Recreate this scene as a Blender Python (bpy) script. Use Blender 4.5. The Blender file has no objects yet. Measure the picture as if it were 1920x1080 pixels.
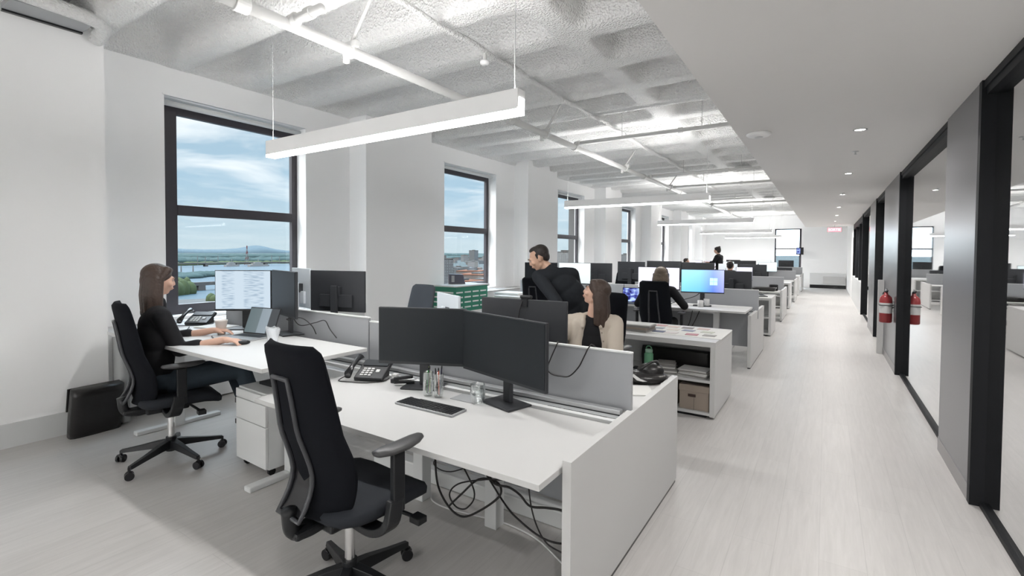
import bpy, bmesh, math, random
from mathutils import Vector, Matrix, noise
random.seed(7)
PI = math.pi
C = bpy.context.scene.collection
sc = bpy.context.scene

# ---------------------------------------------------------------- camera
H = 1.55
def cam_matrix(yaw, pit, rol):
    cy, sy = math.cos(yaw), math.sin(yaw)
    f = Vector((-sy, cy, 0)); r = Vector((cy, sy, 0)); u = Vector((0, 0, 1))
    f2 = math.cos(pit) * f - math.sin(pit) * u
    u2 = math.sin(pit) * f + math.cos(pit) * u
    r3 = math.cos(rol) * r + math.sin(rol) * u2
    u3 = -math.sin(rol) * r + math.cos(rol) * u2
    m = Matrix((r3, u3, -f2)).transposed().to_4x4()
    m.translation = Vector((0, 0, H))
    return m
cd = bpy.data.cameras.new('camera')
cam = bpy.data.objects.new('camera', cd); C.objects.link(cam)
cd.sensor_width = 36; cd.lens = 909.0 / 1920 * 36
cd.shift_y = -42.26 / 1920
cd.clip_end = 60000; cd.clip_start = .05
cam.matrix_world = cam_matrix(.574605, .0263149, .0067945)
sc.camera = cam
sc.view_settings.view_transform = 'Standard'; sc.view_settings.look = 'None'
sc.view_settings.exposure = 1.28; sc.view_settings.gamma = 1.0
sc.view_settings.use_curve_mapping = False
sc.cycles.use_denoising = True
sc.cycles.max_bounces = 14; sc.cycles.diffuse_bounces = 10; sc.cycles.glossy_bounces = 4
sc.cycles.transparent_max_bounces = 12; sc.cycles.sample_clamp_indirect = 6

# ---------------------------------------------------------------- sky
SKY_BACK = 1.4
W = bpy.data.worlds.new('sky'); sc.world = W; W.use_nodes = True
def build_sky():
    nt = W.node_tree; nt.nodes.clear(); N = nt.nodes; L = nt.links
    out = N.new('ShaderNodeOutputWorld'); bg = N.new('ShaderNodeBackground')
    tc = N.new('ShaderNodeTexCoord'); sep = N.new('ShaderNodeSeparateXYZ'); L.new(tc.outputs['Generated'], sep.inputs[0])
    ramp = N.new('ShaderNodeValToRGB'); L.new(sep.outputs['Z'], ramp.inputs[0])
    e = ramp.color_ramp.elements
    e[0].position = 0.0; e[0].color = (.56, .68, .74, 1)
    e[1].position = .5; e[1].color = (.30, .42, .54, 1)
    k = e.new(.12); k.color = (.40, .57, .70, 1)
    # clouds: project on a plane overhead
    add = N.new('ShaderNodeMath'); add.operation = 'ADD'; add.inputs[1].default_value = .09; L.new(sep.outputs['Z'], add.inputs[0])
    dx = N.new('ShaderNodeMath'); dx.operation = 'DIVIDE'; L.new(sep.outputs['X'], dx.inputs[0]); L.new(add.outputs[0], dx.inputs[1])
    dy = N.new('ShaderNodeMath'); dy.operation = 'DIVIDE'; L.new(sep.outputs['Y'], dy.inputs[0]); L.new(add.outputs[0], dy.inputs[1])
    cmb = N.new('ShaderNodeCombineXYZ'); L.new(dx.outputs[0], cmb.inputs[0]); L.new(dy.outputs[0], cmb.inputs[1])
    no = N.new('ShaderNodeTexNoise'); no.inputs['Scale'].default_value = 1.1; no.inputs['Detail'].default_value = 9
    no.inputs['Roughness'].default_value = .55; no.inputs['Distortion'].default_value = .5; L.new(cmb.outputs[0], no.inputs[0])
    cr = N.new('ShaderNodeValToRGB'); L.new(no.outputs[0], cr.inputs[0])
    cr.color_ramp.elements[0].position = .43; cr.color_ramp.elements[1].position = .68
    mz = N.new('ShaderNodeMapRange'); L.new(sep.outputs['Z'], mz.inputs[0]); mz.inputs[1].default_value = 0.02; mz.inputs[2].default_value = .16
    mz.inputs[3].default_value = .12
    mu = N.new('ShaderNodeMath'); mu.operation = 'MULTIPLY'; L.new(cr.outputs[0], mu.inputs[0]); L.new(mz.outputs[0], mu.inputs[1])
    mix = N.new('ShaderNodeMix'); mix.data_type = 'RGBA'; L.new(mu.outputs[0], mix.inputs[0]); L.new(ramp.outputs[0], mix.inputs[6])
    mix.inputs[7].default_value = (.93, .97, 1.0, 1)
    # the hazy bright part of the sky, along +y
    mr = N.new('ShaderNodeMapRange'); L.new(sep.outputs['Y'], mr.inputs[0]); mr.inputs[1].default_value = .955; mr.inputs[2].default_value = .995
    mr.inputs[3].default_value = .49; mr.inputs[4].default_value = 5.0
    # brighter sky behind the viewpoint, added to fill the room through the back window
    mb = N.new('ShaderNodeMapRange'); L.new(sep.outputs['Y'], mb.inputs[0]); mb.inputs[1].default_value = -.25; mb.inputs[2].default_value = -.65
    mb.inputs[3].default_value = 0.0; mb.inputs[4].default_value = SKY_BACK
    s0 = N.new('ShaderNodeMath'); s0.operation = 'ADD'; L.new(mr.outputs[0], s0.inputs[0]); L.new(mb.outputs[0], s0.inputs[1])
    # brighter towards the zenith, as under thin cloud
    mz2 = N.new('ShaderNodeMapRange'); L.new(sep.outputs['Z'], mz2.inputs[0]); mz2.inputs[1].default_value = .36; mz2.inputs[2].default_value = .62
    mz2.inputs[3].default_value = 0; mz2.inputs[4].default_value = 9.5
    sm = N.new('ShaderNodeMath'); sm.operation = 'ADD'; L.new(s0.outputs[0], sm.inputs[0]); L.new(mz2.outputs[0], sm.inputs[1])
    wm = N.new('ShaderNodeMix'); wm.data_type = 'RGBA'; dv = N.new('ShaderNodeMath'); dv.operation = 'DIVIDE'; dv.inputs[1].default_value = SKY_BACK; dv.use_clamp = True
    L.new(mb.outputs[0], dv.inputs[0]); L.new(dv.outputs[0], wm.inputs[0]); L.new(mix.outputs[2], wm.inputs[6]); wm.inputs[7].default_value = (.66, .64, .62, 1)
    L.new(wm.outputs[2], bg.inputs['Color']); L.new(sm.outputs[0], bg.inputs['Strength'])
    L.new(bg.outputs[0], out.inputs[0])
build_sky()
sd = bpy.data.lights.new('sun', 'SUN'); sd.energy = .8; sd.angle = .02; sd.color = (1, .96, .9)
sun = bpy.data.objects.new('sun', sd); C.objects.link(sun)
sun.rotation_euler = (math.radians(38), math.radians(32), 0)

# ---------------------------------------------------------------- helpers
def tag(o, label=None, cat=None, group=None, kind=None):
    if label: o['label'] = label
    if cat: o['category'] = cat
    if group: o['group'] = group
    if kind: o['kind'] = kind
    return o
def thing(name, label, cat, loc=(0, 0, 0), rz=0, group=None):
    o = bpy.data.objects.new(name, None); C.objects.link(o)
    o.location = loc; o.rotation_euler = (0, 0, rz); o.empty_display_size = .1
    return tag(o, label, cat, group)
def dup(o, parent=None):
    c = o.copy(); C.objects.link(c); c.parent = parent
    for ch in list(o.children):
        dup(ch, c)
    return c

class MB:
    def __init__(s): s.bm = bmesh.new()
    def _xf(s, vs, M):
        if M is not None: bmesh.ops.transform(s.bm, matrix=M, verts=vs)
    def box(s, x0, x1, y0, y1, z0, z1, M=None):
        v = [s.bm.verts.new(p) for p in ((x0, y0, z0), (x1, y0, z0), (x1, y1, z0), (x0, y1, z0), (x0, y0, z1), (x1, y0, z1), (x1, y1, z1), (x0, y1, z1))]
        for f in ((3, 2, 1, 0), (4, 5, 6, 7), (0, 1, 5, 4), (1, 2, 6, 5), (2, 3, 7, 6), (3, 0, 4, 7)):
            s.bm.faces.new([v[i] for i in f])
        s._xf(v, M); return s
    def ring(s, c, axis, r, n, r2=None, up=None):
        a = Vector(axis).normalized()
        b = Vector(up) if up else (Vector((0, 0, 1)) if abs(a.z) < .9 else Vector((1, 0, 0)))
        u = a.cross(b).normalized(); w = u.cross(a).normalized()
        r2 = r if r2 is None else r2
        return [s.bm.verts.new(Vector(c) + u * math.cos(2 * PI * i / n) * r + w * math.sin(2 * PI * i / n) * r2) for i in range(n)]
    def skinrings(s, rings, caps=True, closed=False):
        n = len(rings[0])
        prs = list(zip(rings[:-1], rings[1:]))
        if closed: prs.append((rings[-1], rings[0]))
        for a, b in prs:
            for i in range(n):
                try: s.bm.faces.new((a[i], a[(i + 1) % n], b[(i + 1) % n], b[i]))
                except ValueError: pass
        if caps and not closed:
            s.bm.faces.new(rings[0][::-1]); s.bm.faces.new(rings[-1])
        return s
    def cyl(s, p0, p1, r0, r1=None, n=16):
        r1 = r0 if r1 is None else r1
        a = Vector(p1) - Vector(p0)
        return s.skinrings([s.ring(p0, a, r0, n), s.ring(p1, a, r1, n)])
    def tube(s, pts, r, n=8, closed=False):
        pts = [Vector(p) for p in pts]; rings = []; prev = None; m = len(pts)
        for i, p in enumerate(pts):
            a = (pts[(i + 1) % m] - pts[i - 1]) if closed else (pts[min(i + 1, m - 1)] - pts[max(i - 1, 0)])
            a = a.normalized() if a.length > 1e-9 else Vector((0, 0, 1))
            if prev is None: prev = Vector((0, 0, 1)) if abs(a.z) < .9 else Vector((1, 0, 0))
            u = a.cross(prev).normalized(); w = u.cross(a).normalized(); prev = w
            rr = r[i] if isinstance(r, (list, tuple)) else r
            rings.append([s.bm.verts.new(p + u * math.cos(2 * PI * k / n) * rr + w * math.sin(2 * PI * k / n) * rr) for k in range(n)])
        return s.skinrings(rings, closed=closed)
    def lathe(s, prof, c=(0, 0, 0), n=24, M=None):
        rings = []
        for r, z in prof:
            rings.append([s.bm.verts.new((c[0] + max(r, 1e-4) * math.cos(2 * PI * i / n), c[1] + max(r, 1e-4) * math.sin(2 * PI * i / n), c[2] + z)) for i in range(n)])
        s._xf([v for g in rings for v in g], M)
        return s.skinrings(rings)
    def prism(s, poly, z0, z1, M=None):
        a = [s.bm.verts.new((x, y, z0)) for x, y in poly]; b = [s.bm.verts.new((x, y, z1)) for x, y in poly]
        s._xf(a + b, M)
        return s.skinrings([a, b])
    def grid(s, P):
        V = [[s.bm.verts.new(p) for p in row] for row in P]
        for i in range(len(V) - 1):
            for j in range(len(V[0]) - 1):
                s.bm.faces.new((V[i][j], V[i + 1][j], V[i + 1][j + 1], V[i][j + 1]))
        return s
    def ball(s, c, r, sub=2, M=None):
        sx, sy, sz = (r, r, r) if not isinstance(r, (tuple, list)) else r
        g = bmesh.ops.create_icosphere(s.bm, subdivisions=sub, radius=1)
        bmesh.ops.transform(s.bm, matrix=Matrix.Translation(c) @ (M if M is not None else Matrix.Identity(4)) @ Matrix.Diagonal((sx, sy, sz, 1)), verts=g['verts'])
        return s
    def build(s, name, m, parent=None, smooth=False, bevel=0, sub=0, solid=0, loc=None):
        bm = s.bm
        bmesh.ops.recalc_face_normals(bm, faces=bm.faces)
        me = bpy.data.meshes.new(name); bm.to_mesh(me); bm.free()
        if smooth:
            for p in me.polygons: p.use_smooth = True
        o = bpy.data.objects.new(name, me); C.objects.link(o)
        me.materials.append(m)
        if parent is not None: o.parent = parent
        if loc is not None: o.location = loc
        if solid:
            md = o.modifiers.new('thick', 'SOLIDIFY'); md.thickness = solid; md.offset = 0
        if sub:
            md = o.modifiers.new('sub', 'SUBSURF'); md.levels = sub; md.render_levels = sub
        if bevel:
            md = o.modifiers.new('bev', 'BEVEL'); md.width = bevel; md.segments = 2; md.limit_method = 'ANGLE'; md.angle_limit = math.radians(50)
            if not smooth:
                pass
        return o
def box(name, m, x0, x1, y0, y1, z0, z1, parent=None, bevel=0, M=None):
    return MB().box(x0, x1, y0, y1, z0, z1, M).build(name, m, parent, bevel=bevel)
def RZ(a, c=(0, 0, 0)):
    return Matrix.Translation(c) @ Matrix.Rotation(a, 4, 'Z')
def curve_pts(ctrl, n=8):
    """Catmull-Rom through control points"""
    P = [Vector(p) for p in ctrl]; P = [P[0] * 2 - P[1]] + P + [P[-1] * 2 - P[-2]]; out = []
    for i in range(1, len(P) - 2):
        for k in range(n):
            t = k / n
            out.append(.5 * ((2 * P[i]) + (-P[i - 1] + P[i + 1]) * t + (2 * P[i - 1] - 5 * P[i] + 4 * P[i + 1] - P[i + 2]) * t * t + (-P[i - 1] + 3 * P[i] - 3 * P[i + 1] + P[i + 2]) * t ** 3))
    out.append(P[-2]); return out

# ---------------------------------------------------------------- materials
def mat(name, col, rough=.5, metal=0, bump=0, bscale=50, var=0, vscale=3, spec=.5, emit=None, estr=0, alpha=1, trans=0, ior=1.45, coat=0, coords='Object'):
    m = bpy.data.materials.new(name); m.use_nodes = True
    nt = m.node_tree; b = nt.nodes['Principled BSDF']; N = nt.nodes; L = nt.links
    b.inputs['Base Color'].default_value = (*col, 1); b.inputs['Roughness'].default_value = rough; b.inputs['Metallic'].default_value = metal
    b.inputs['Specular IOR Level'].default_value = spec; b.inputs['IOR'].default_value = ior
    b.inputs['Alpha'].default_value = alpha; b.inputs['Transmission Weight'].default_value = trans; b.inputs['Coat Weight'].default_value = coat
    if emit: b.inputs['Emission Color'].default_value = (*emit, 1); b.inputs['Emission Strength'].default_value = estr
    tc = N.new('ShaderNodeTexCoord')
    if var or not bump:
        n = N.new('ShaderNodeTexNoise'); n.inputs['Scale'].default_value = vscale; n.inputs['Detail'].default_value = 4; L.new(tc.outputs[coords], n.inputs[0])
        mx = N.new('ShaderNodeMix'); mx.data_type = 'RGBA'; L.new(n.outputs[0], mx.inputs[0])
        v = var or .02
        mx.inputs[6].default_value = (*[c * (1 - v) for c in col], 1); mx.inputs[7].default_value = (*[min(1, c * (1 + v)) for c in col], 1)
        L.new(mx.outputs[2], b.inputs['Base Color'])
    if bump:
        n = N.new('ShaderNodeTexNoise'); n.inputs['Scale'].default_value = bscale; n.inputs['Detail'].default_value = 5; L.new(tc.outputs[coords], n.inputs[0])
        bp = N.new('ShaderNodeBump'); bp.inputs['Strength'].default_value = min(1, bump); bp.inputs['Distance'].default_value = .02 * bump; L.new(n.outputs[0], bp.inputs['Height']); L.new(bp.outputs[0], b.inputs['Normal'])
    return m
M = {}
M['wall'] = mat('wall_paint', (.94, .94, .94), .8, bump=.04, bscale=200)
M['ceil_flat'] = mat('plasterboard', (.78, .765, .752), .75, var=.01)
M['white'] = mat('white_laminate', (.56, .56, .555), .42, var=.008)
M['white2'] = mat('white_powder_coat', (.68, .69, .69), .4)
M['lampwhite'] = mat('lamp_white', (.90, .90, .90), .4)
M['edge'] = mat('laminate_edge', (.72, .74, .76), .45)
M['grey_screen'] = mat('grey_acrylic_screen', (.33, .34, .355), .3, var=.03)
M['alu'] = mat('aluminium', (.55, .56, .57), .35, metal=.8)
M['greymetal'] = mat('grey_paint', (.35, .36, .37), .5)
M['black'] = mat('black_plastic', (.010, .011, .013), .42)
M['blackgloss'] = mat('black_gloss', (.012, .012, .014), .25)
M['slot'] = mat('slot_trim', (.05, .052, .058), .28)
M['fabric'] = mat('black_fabric', (.006, .007, .010), .92, bump=.25, bscale=900, var=.1, vscale=40, spec=.2)
M['seat_fabric'] = mat('seat_fabric', (.022, .025, .031), .85, bump=.25, bscale=900, spec=.3)
M['fabric_grey'] = mat('charcoal_fabric', (.085, .092, .105), .9, bump=.3, bscale=900, spec=.2)
M['padgrey'] = mat('arm_pad_rubber', (.055, .055, .057), .38)
M['bezel'] = mat('monitor_housing', (.03, .032, .036), .45)
M['off'] = mat('screen_off', (.020, .024, .028), .38, spec=.25)
M['chrome'] = mat('chrome', (.8, .8, .8), .15, metal=1)
M['darkframe'] = mat('window_frame_bronze', (.055, .05, .058), .4)
M['blackwall'] = mat('black_anodised', (.010, .011, .013), .55, spec=.25)
M['panel'] = mat('graphite_panel', (.17, .17, .18), .28, metal=.55, var=.04, vscale=1.2)
M['skirting'] = mat('skirting_grey', (.30, .29, .29), .35, metal=.4)
M['cable'] = mat('black_cable', (.02, .018, .018), .5)
M['cablewhite'] = mat('white_cable', (.7, .7, .7), .5)
M['paper'] = mat('paper', (.68, .68, .66), .8)
M['cardboard'] = mat('cardboard', (.30, .25, .21), .85, var=.06)
M['green'] = mat('green_bottle', (.17, .42, .25), .4)
M['darkgreen'] = mat('green_crate', (.03, .20, .13), .5)
M['red'] = mat('extinguisher_red', (.27, .03, .034), .3)
M['skin'] = mat('skin', (.60, .38, .29), .55, bump=.05, bscale=80)
M['skin2'] = mat('skin_warm', (.62, .39, .28), .55, bump=.05, bscale=80)
M['hair'] = mat('brown_hair', (.055, .035, .027), .45, bump=.5, bscale=60, var=.35, vscale=18)
M['hairdark'] = mat('dark_hair', (.025, .019, .017), .5, bump=.5, bscale=60, var=.3, vscale=18)
M['hairblond'] = mat('ash_hair', (.15, .115, .085), .5, bump=.5, bscale=60, var=.35, vscale=18)
M['shirtblack'] = mat('black_cloth', (.008, .008, .010), .9, bump=.3, bscale=14)
M['navyshirt'] = mat('charcoal_shirt', (.014, .017, .022), .88, bump=.35, bscale=12)
M['denim'] = mat('dark_denim', (.035, .05, .065), .9, bump=.3, bscale=20, var=.15, vscale=8)
M['beige'] = mat('beige_overshirt', (.52, .46, .39), .88, bump=.4, bscale=12, var=.06, vscale=6)
M['greycloth'] = mat('grey_cloth', (.26, .25, .24), .9, bump=.5, bscale=14, var=.2, vscale=6)
M['pinkwhite'] = mat('off_white_cup', (.80, .76, .72), .55)
M['leather'] = mat('black_leather', (.016, .015, .015), .33, bump=.4, bscale=18, var=.2, vscale=5)
M['pipe'] = mat('white_pipe', (.62, .62, .61), .4, bump=.05, bscale=60)
M['diff'] = mat('light_diffuser', (1, 1, 1), .5, emit=(1, .995, .98), estr=5)
M['lamp'] = mat('downlight_glow', (1, 1, 1), .5, emit=(1, .98, .95), estr=9)
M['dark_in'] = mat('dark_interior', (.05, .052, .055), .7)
M['frost'] = mat('translucent_plastic', (.82, .85, .88), .25, alpha=.5)

def m_glass(name, tint=(1, 1, 1), refl=.06, gr=.02, fres=True, ior=1.5):
    m = bpy.data.materials.new(name); m.use_nodes = True; nt = m.node_tree; nt.nodes.clear(); N = nt.nodes; L = nt.links
    o = N.new('ShaderNodeOutputMaterial'); t = N.new('ShaderNodeBsdfTransparent'); g = N.new('ShaderNodeBsdfGlossy'); mx = N.new('ShaderNodeMixShader')
    t.inputs[0].default_value = (*tint, 1); g.inputs['Roughness'].default_value = gr; g.inputs['Color'].default_value = (1, 1, 1, 1)
    fr = N.new('ShaderNodeLayerWeight'); fr.inputs['Blend'].default_value = .5
    mr = N.new('ShaderNodeMapRange'); L.new(fr.outputs['Facing'], mr.inputs[0]); mr.inputs[1].default_value = 0; mr.inputs[2].default_value = 1
    mr.inputs[3].default_value = refl; mr.inputs[4].default_value = min(1, refl + (.55 if fres else 0))
    p = N.new('ShaderNodeMath'); p.operation = 'POWER'; p.inputs[1].default_value = 1.0
    L.new(mr.outputs[0], mx.inputs[0]); L.new(t.outputs[0], mx.inputs[1]); L.new(g.outputs[0], mx.inputs[2]); L.new(mx.outputs[0], o.inputs[0])
    return m
M['winglass'] = m_glass('window_glass', (.97, .98, .98), .02, fres=False)
M['officeglass'] = m_glass('office_glass', (.5, .52, .53), .35)
M['drink'] = m_glass('drinking_glass', (.93, .95, .95), .12)

def m_ceiling():
    m = mat('sprayed_ceiling', (.90, .90, .89), .9)
    nt = m.node_tree; N = nt.nodes; L = nt.links; b = N['Principled BSDF']; tc = N['Texture Coordinate']
    n1 = N.new('ShaderNodeTexNoise'); n1.inputs['Scale'].default_value = 34; n1.inputs['Detail'].default_value = 6; n1.inputs['Roughness'].default_value = .7
    n2 = N.new('ShaderNodeTexVoronoi'); n2.inputs['Scale'].default_value = 55
    L.new(tc.outputs['Object'], n1.inputs[0]); L.new(tc.outputs['Object'], n2.inputs['Vector'])
    a = N.new('ShaderNodeMath'); a.operation = 'ADD'; L.new(n1.outputs[0], a.inputs[0]); L.new(n2.outputs[0], a.inputs[1])
    bp = N.new('ShaderNodeBump'); bp.inputs['Strength'].default_value = 1.0; bp.inputs['Distance'].default_value = .022
    L.new(a.outputs[0], bp.inputs['Height']); L.new(bp.outputs[0], b.inputs['Normal'])
    return m
M['ceil'] = m_ceiling()

def m_floor():
    m = bpy.data.materials.new('vinyl_planks'); m.use_nodes = True; nt = m.node_tree; N = nt.nodes; L = nt.links; b = N['Principled BSDF']
    tc = N.new('ShaderNodeTexCoord'); mp = N.new('ShaderNodeMapping'); mp.inputs['Rotation'].default_value = (0, 0, PI / 2); L.new(tc.outputs['Object'], mp.inputs[0])
    br = N.new('ShaderNodeTexBrick'); L.new(mp.outputs[0], br.inputs[0]); br.inputs['Scale'].default_value = 1
    br.inputs['Brick Width'].default_value = 1.22; br.inputs['Row Height'].default_value = .2; br.inputs['Mortar Size'].default_value = .0018; br.offset = .37
    br.inputs['Color1'].default_value = (.500, .486, .474, 1); br.inputs['Color2'].default_value = (.525, .511, .498, 1); br.inputs['Mortar'].default_value = (.45, .44, .43, 1)
    mp2 = N.new('ShaderNodeMapping'); mp2.inputs['Scale'].default_value = (22, 1.6, 1); L.new(tc.outputs['Object'], mp2.inputs[0])
    n = N.new('ShaderNodeTexNoise'); n.inputs['Scale'].default_value = 1.6; n.inputs['Detail'].default_value = 7; n.inputs['Roughness'].default_value = .65; n.inputs['Distortion'].default_value = .6; L.new(mp2.outputs[0], n.inputs[0])
    r = N.new('ShaderNodeMapRange'); L.new(n.outputs[0], r.inputs[0]); r.inputs[1].default_value = .3; r.inputs[2].default_value = .72; r.inputs[3].default_value = .90; r.inputs[4].default_value = 1.06
    mx = N.new('ShaderNodeMix'); mx.data_type = 'RGBA'; mx.blend_type = 'MULTIPLY'; mx.inputs[0].default_value = 1
    L.new(br.outputs[0], mx.inputs[6]); L.new(r.outputs[0], mx.inputs[7]); L.new(mx.outputs[2], b.inputs['Base Color'])
    r2 = N.new('ShaderNodeMapRange'); L.new(n.outputs[0], r2.inputs[0]); r2.inputs[3].default_value = .30; r2.inputs[4].default_value = .42; L.new(r2.outputs[0], b.inputs['Roughness'])
    b.inputs['Specular IOR Level'].default_value = .5
    return m
M['floor'] = m_floor()

def m_screen(name, kind):
    """lit displays; the pattern lives in the panel's own object space (x across, z up)"""
    m = bpy.data.materials.new(name); m.use_nodes = True; nt = m.node_tree; nt.nodes.clear(); N = nt.nodes; L = nt.links
    o = N.new('ShaderNodeOutputMaterial'); e = N.new('ShaderNodeEmission'); L.new(e.outputs[0], o.inputs[0])
    tc = N.new('ShaderNodeTexCoord'); sp = N.new('ShaderNodeSeparateXYZ'); L.new(tc.outputs['Generated'], sp.inputs[0])
    def ramp(src, stops):
        r = N.new('ShaderNodeValToRGB'); L.new(src, r.inputs[0]); el = r.color_ramp.elements
        while len(el) < len(stops): el.new(.5)
        for i, (p, c) in enumerate(stops): el[i].position = p; el[i].color = (*c, 1)
        return r.outputs[0]
    def noise_of(sx, sz, scale=1, det=2):
        mp = N.new('ShaderNodeMapping'); mp.inputs['Scale'].default_value = (sx, 1, sz); L.new(tc.outputs['Generated'], mp.inputs[0])
        n = N.new('ShaderNodeTexNoise'); n.inputs['Scale'].default_value = scale; n.inputs['Detail'].default_value = det; L.new(mp.outputs[0], n.inputs[0]); return n.outputs[0]
    def mixc(f, a, b, bt='MIX'):
        x = N.new('ShaderNodeMix'); x.data_type = 'RGBA'; x.blend_type = bt
        if isinstance(f, float): x.inputs[0].default_value = f
        else: L.new(f, x.inputs[0])
        for s, v in ((6, a), (7, b)):
            if isinstance(v, tuple): x.inputs[s].default_value = (*v, 1)
            else: L.new(v, x.inputs[s])
        return x.outputs[2]
    if kind == 'doc':
        ink = ramp(noise_of(5, 46, 1, 1), [(.46, (0, 0, 0)), (.62, (1, 1, 1))])
        col = ramp(sp.outputs['X'], [(.0, (0, 0, 0)), (.10, (0, 0, 0)), (.14, (1, 1, 1)), (.30, (1, 1, 1)), (.36, (0, 0, 0)), (.50, (0, 0, 0)), (.54, (1, 1, 1)), (.86, (1, 1, 1)), (.9, (0, 0, 0))])
        f = mixc(1.0, ink, col, 'MULTIPLY')
        c = mixc(f, (.55, .65, .74), (.34, .44, .54)); st = .78
    elif kind == 'white':
        ink = ramp(noise_of(6, 50, 1, 1), [(.55, (0, 0, 0)), (.70, (1, 1, 1))])
        c = mixc(ink, (.80, .79, .96), (.60, .60, .82)); st = 1.05
    elif kind == 'blue':
        base = ramp(sp.outputs['X'], [(0, (.20, .58, .80)), (.45, (.16, .48, .82)), (.75, (.12, .22, .72)), (1, (.30, .33, .78))])
        hi = ramp(sp.outputs['Z'], [(0, (.0, .0, .0)), (1, (.18, .2, .25))])
        c = mixc(1.0, base, hi, 'ADD'); st = 1.0
    elif kind == 'photo':
        c = ramp(noise_of(3, 3, 1.4, 2), [(.35, (.02, .02, .12)), (.5, (.10, .13, .45)), (.62, (.45, .60, .85))]); st = .9
    elif kind == 'pale':
        c = ramp(sp.outputs['Z'], [(0, (.60, .70, .72)), (1, (.74, .86, .88))]); st = 1.0
    elif kind == 'laptop':
        c = ramp(sp.outputs['X'], [(0, (.10, .13, .14)), (.40, (.12, .15, .16)), (.42, (.20, .24, .27)), (.72, (.22, .26, .29)), (.74, (.06, .065, .07)), (1, (.06, .065, .07))]); st = 1.0
    L.new(c if not isinstance(c, tuple) else N.new('ShaderNodeRGB').outputs[0], e.inputs[0]); e.inputs[1].default_value = st * .62
    return m
for k in ('doc', 'white', 'blue', 'photo', 'pale', 'laptop'): M['scr_' + k] = m_screen('display_' + k, k)
#@@STRUCTURE
# ================================================================ ROOM SHELL
XW, XP, ZC, ZS = -5.68, -5.335, 3.42, 2.62
XS = -.69
YB, YE, XR = -5.0, 27.0, 4.6
WIN = [(2.243 + 4.315 * k, 3.841 + 4.315 * k) for k in range(6)]
PIL = [(4.53 + 4.315 * k, 5.85 + 4.315 * k) for k in range(5)] + [(26.1, 27.0)]
def struct(o): o['kind'] = 'structure'; return o
struct(box('floor', M['floor'], XW - .3, XR, YB, YE + .3, -.15, 0))

# left wall: near part, then the recessed window wall with its openings and pilasters
struct(box('wall_left_near', M['wall'], XW - .6, XP, YB, 1.65, 0, ZC + .12))
def window_wall():
    b = MB(); x0, x1 = XW - .30, XW; zt = 3.133; zb = .86
    edges = [1.65]
    for a, c in WIN: edges += [a, c]
    edges.append(YE)
    for i in range(0, len(edges), 2): b.box(x0, x1, edges[i], edges[i + 1], 0, ZC + .12)
    for a, c in WIN: b.box(x0, x1, a, c, 0, zb); b.box(x0, x1, a, c, zt, ZC + .12)
    struct(b.build('wall_left', M['wall']))
    for k, (a, c) in enumerate(PIL):
        b = MB().box(XW - .01, XP, a, c, 0, ZC + .1); struct(b.build('wall_left_pilaster', M['wall']))
window_wall()
def window(k, a, c):
    xf = XW - .25
    f = MB(); t = .10; L = .19 if k == 0 else .15
    z0, z1, m0, m1 = .86, 3.098, 1.93, 2.04
    f.box(xf, xf + .06, a, a + L, z0, z1); f.box(xf, xf + .06, c - .075, c, z0, z1)
    f.box(xf, xf + .06, a + L, c - .075, z0, .965); f.box(xf, xf + .06, a + L, c - .075, 3.0, z1)
    f.box(xf - .01, xf + .075, a + L, c - .075, m0, m1)
    fr = struct(f.build('window_%d' % (k + 1), M['darkframe'], bevel=.004))
    for nm, za, zb2 in (('pane', .965, m0), ('pane', m1, 3.0)):
        g = box(nm, M['winglass'], xf + .02, xf + .026, a + L, c - .075, za, zb2, fr)
    # blind headbox tucked in the head of the opening
    bl = MB(); bl.cyl((XW - .10, a + .02, 3.085), (XW - .10, c - .02, 3.085), .03, n=16)
    bl.build('roller_blind', M['white2'], fr, smooth=True)
    struct(box('trim_%d' % (k + 1), M['wall'], XW - .02, XW + .012, a - .015, c + .015, 3.133, 3.15))
for k, (a, c) in enumerate(WIN): window(k, a, c)
def convector(a, c, i):
    lab = ['white convector casing under the window nearest the corner', 'white convector casing behind the green crate', 'white convector casing under the third window from the corner'][i] if i < 3 else 'white convector casing under one of the distant windows'
    t = thing('convector', lab, 'radiator', (0, 0, 0), 0, 'window convector casings' if i >= 3 else None)
    box('casing', M['white2'], XW + .004, -5.37, a, c, .02, .80, t)
    b = MB(); b.box(XW + .004, -5.35, a, c, .80, .825); b.build('top_board', M['white'], t, bevel=.003)
    g = MB(); y = a + .12
    while y < c - .2: g.box(-5.60, -5.44, y, y + .10, .8255, .829); y += .16
    g.build('grille', M['greymetal'], t)
for i in range(6): convector(1.66 if i == 0 else PIL[i - 1][1] + .003, PIL[i][0] - .003, i)
struct(box('baseboard_left', M['white2'], XP, XP + .014, YB, 1.65, 0, .19))

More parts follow.
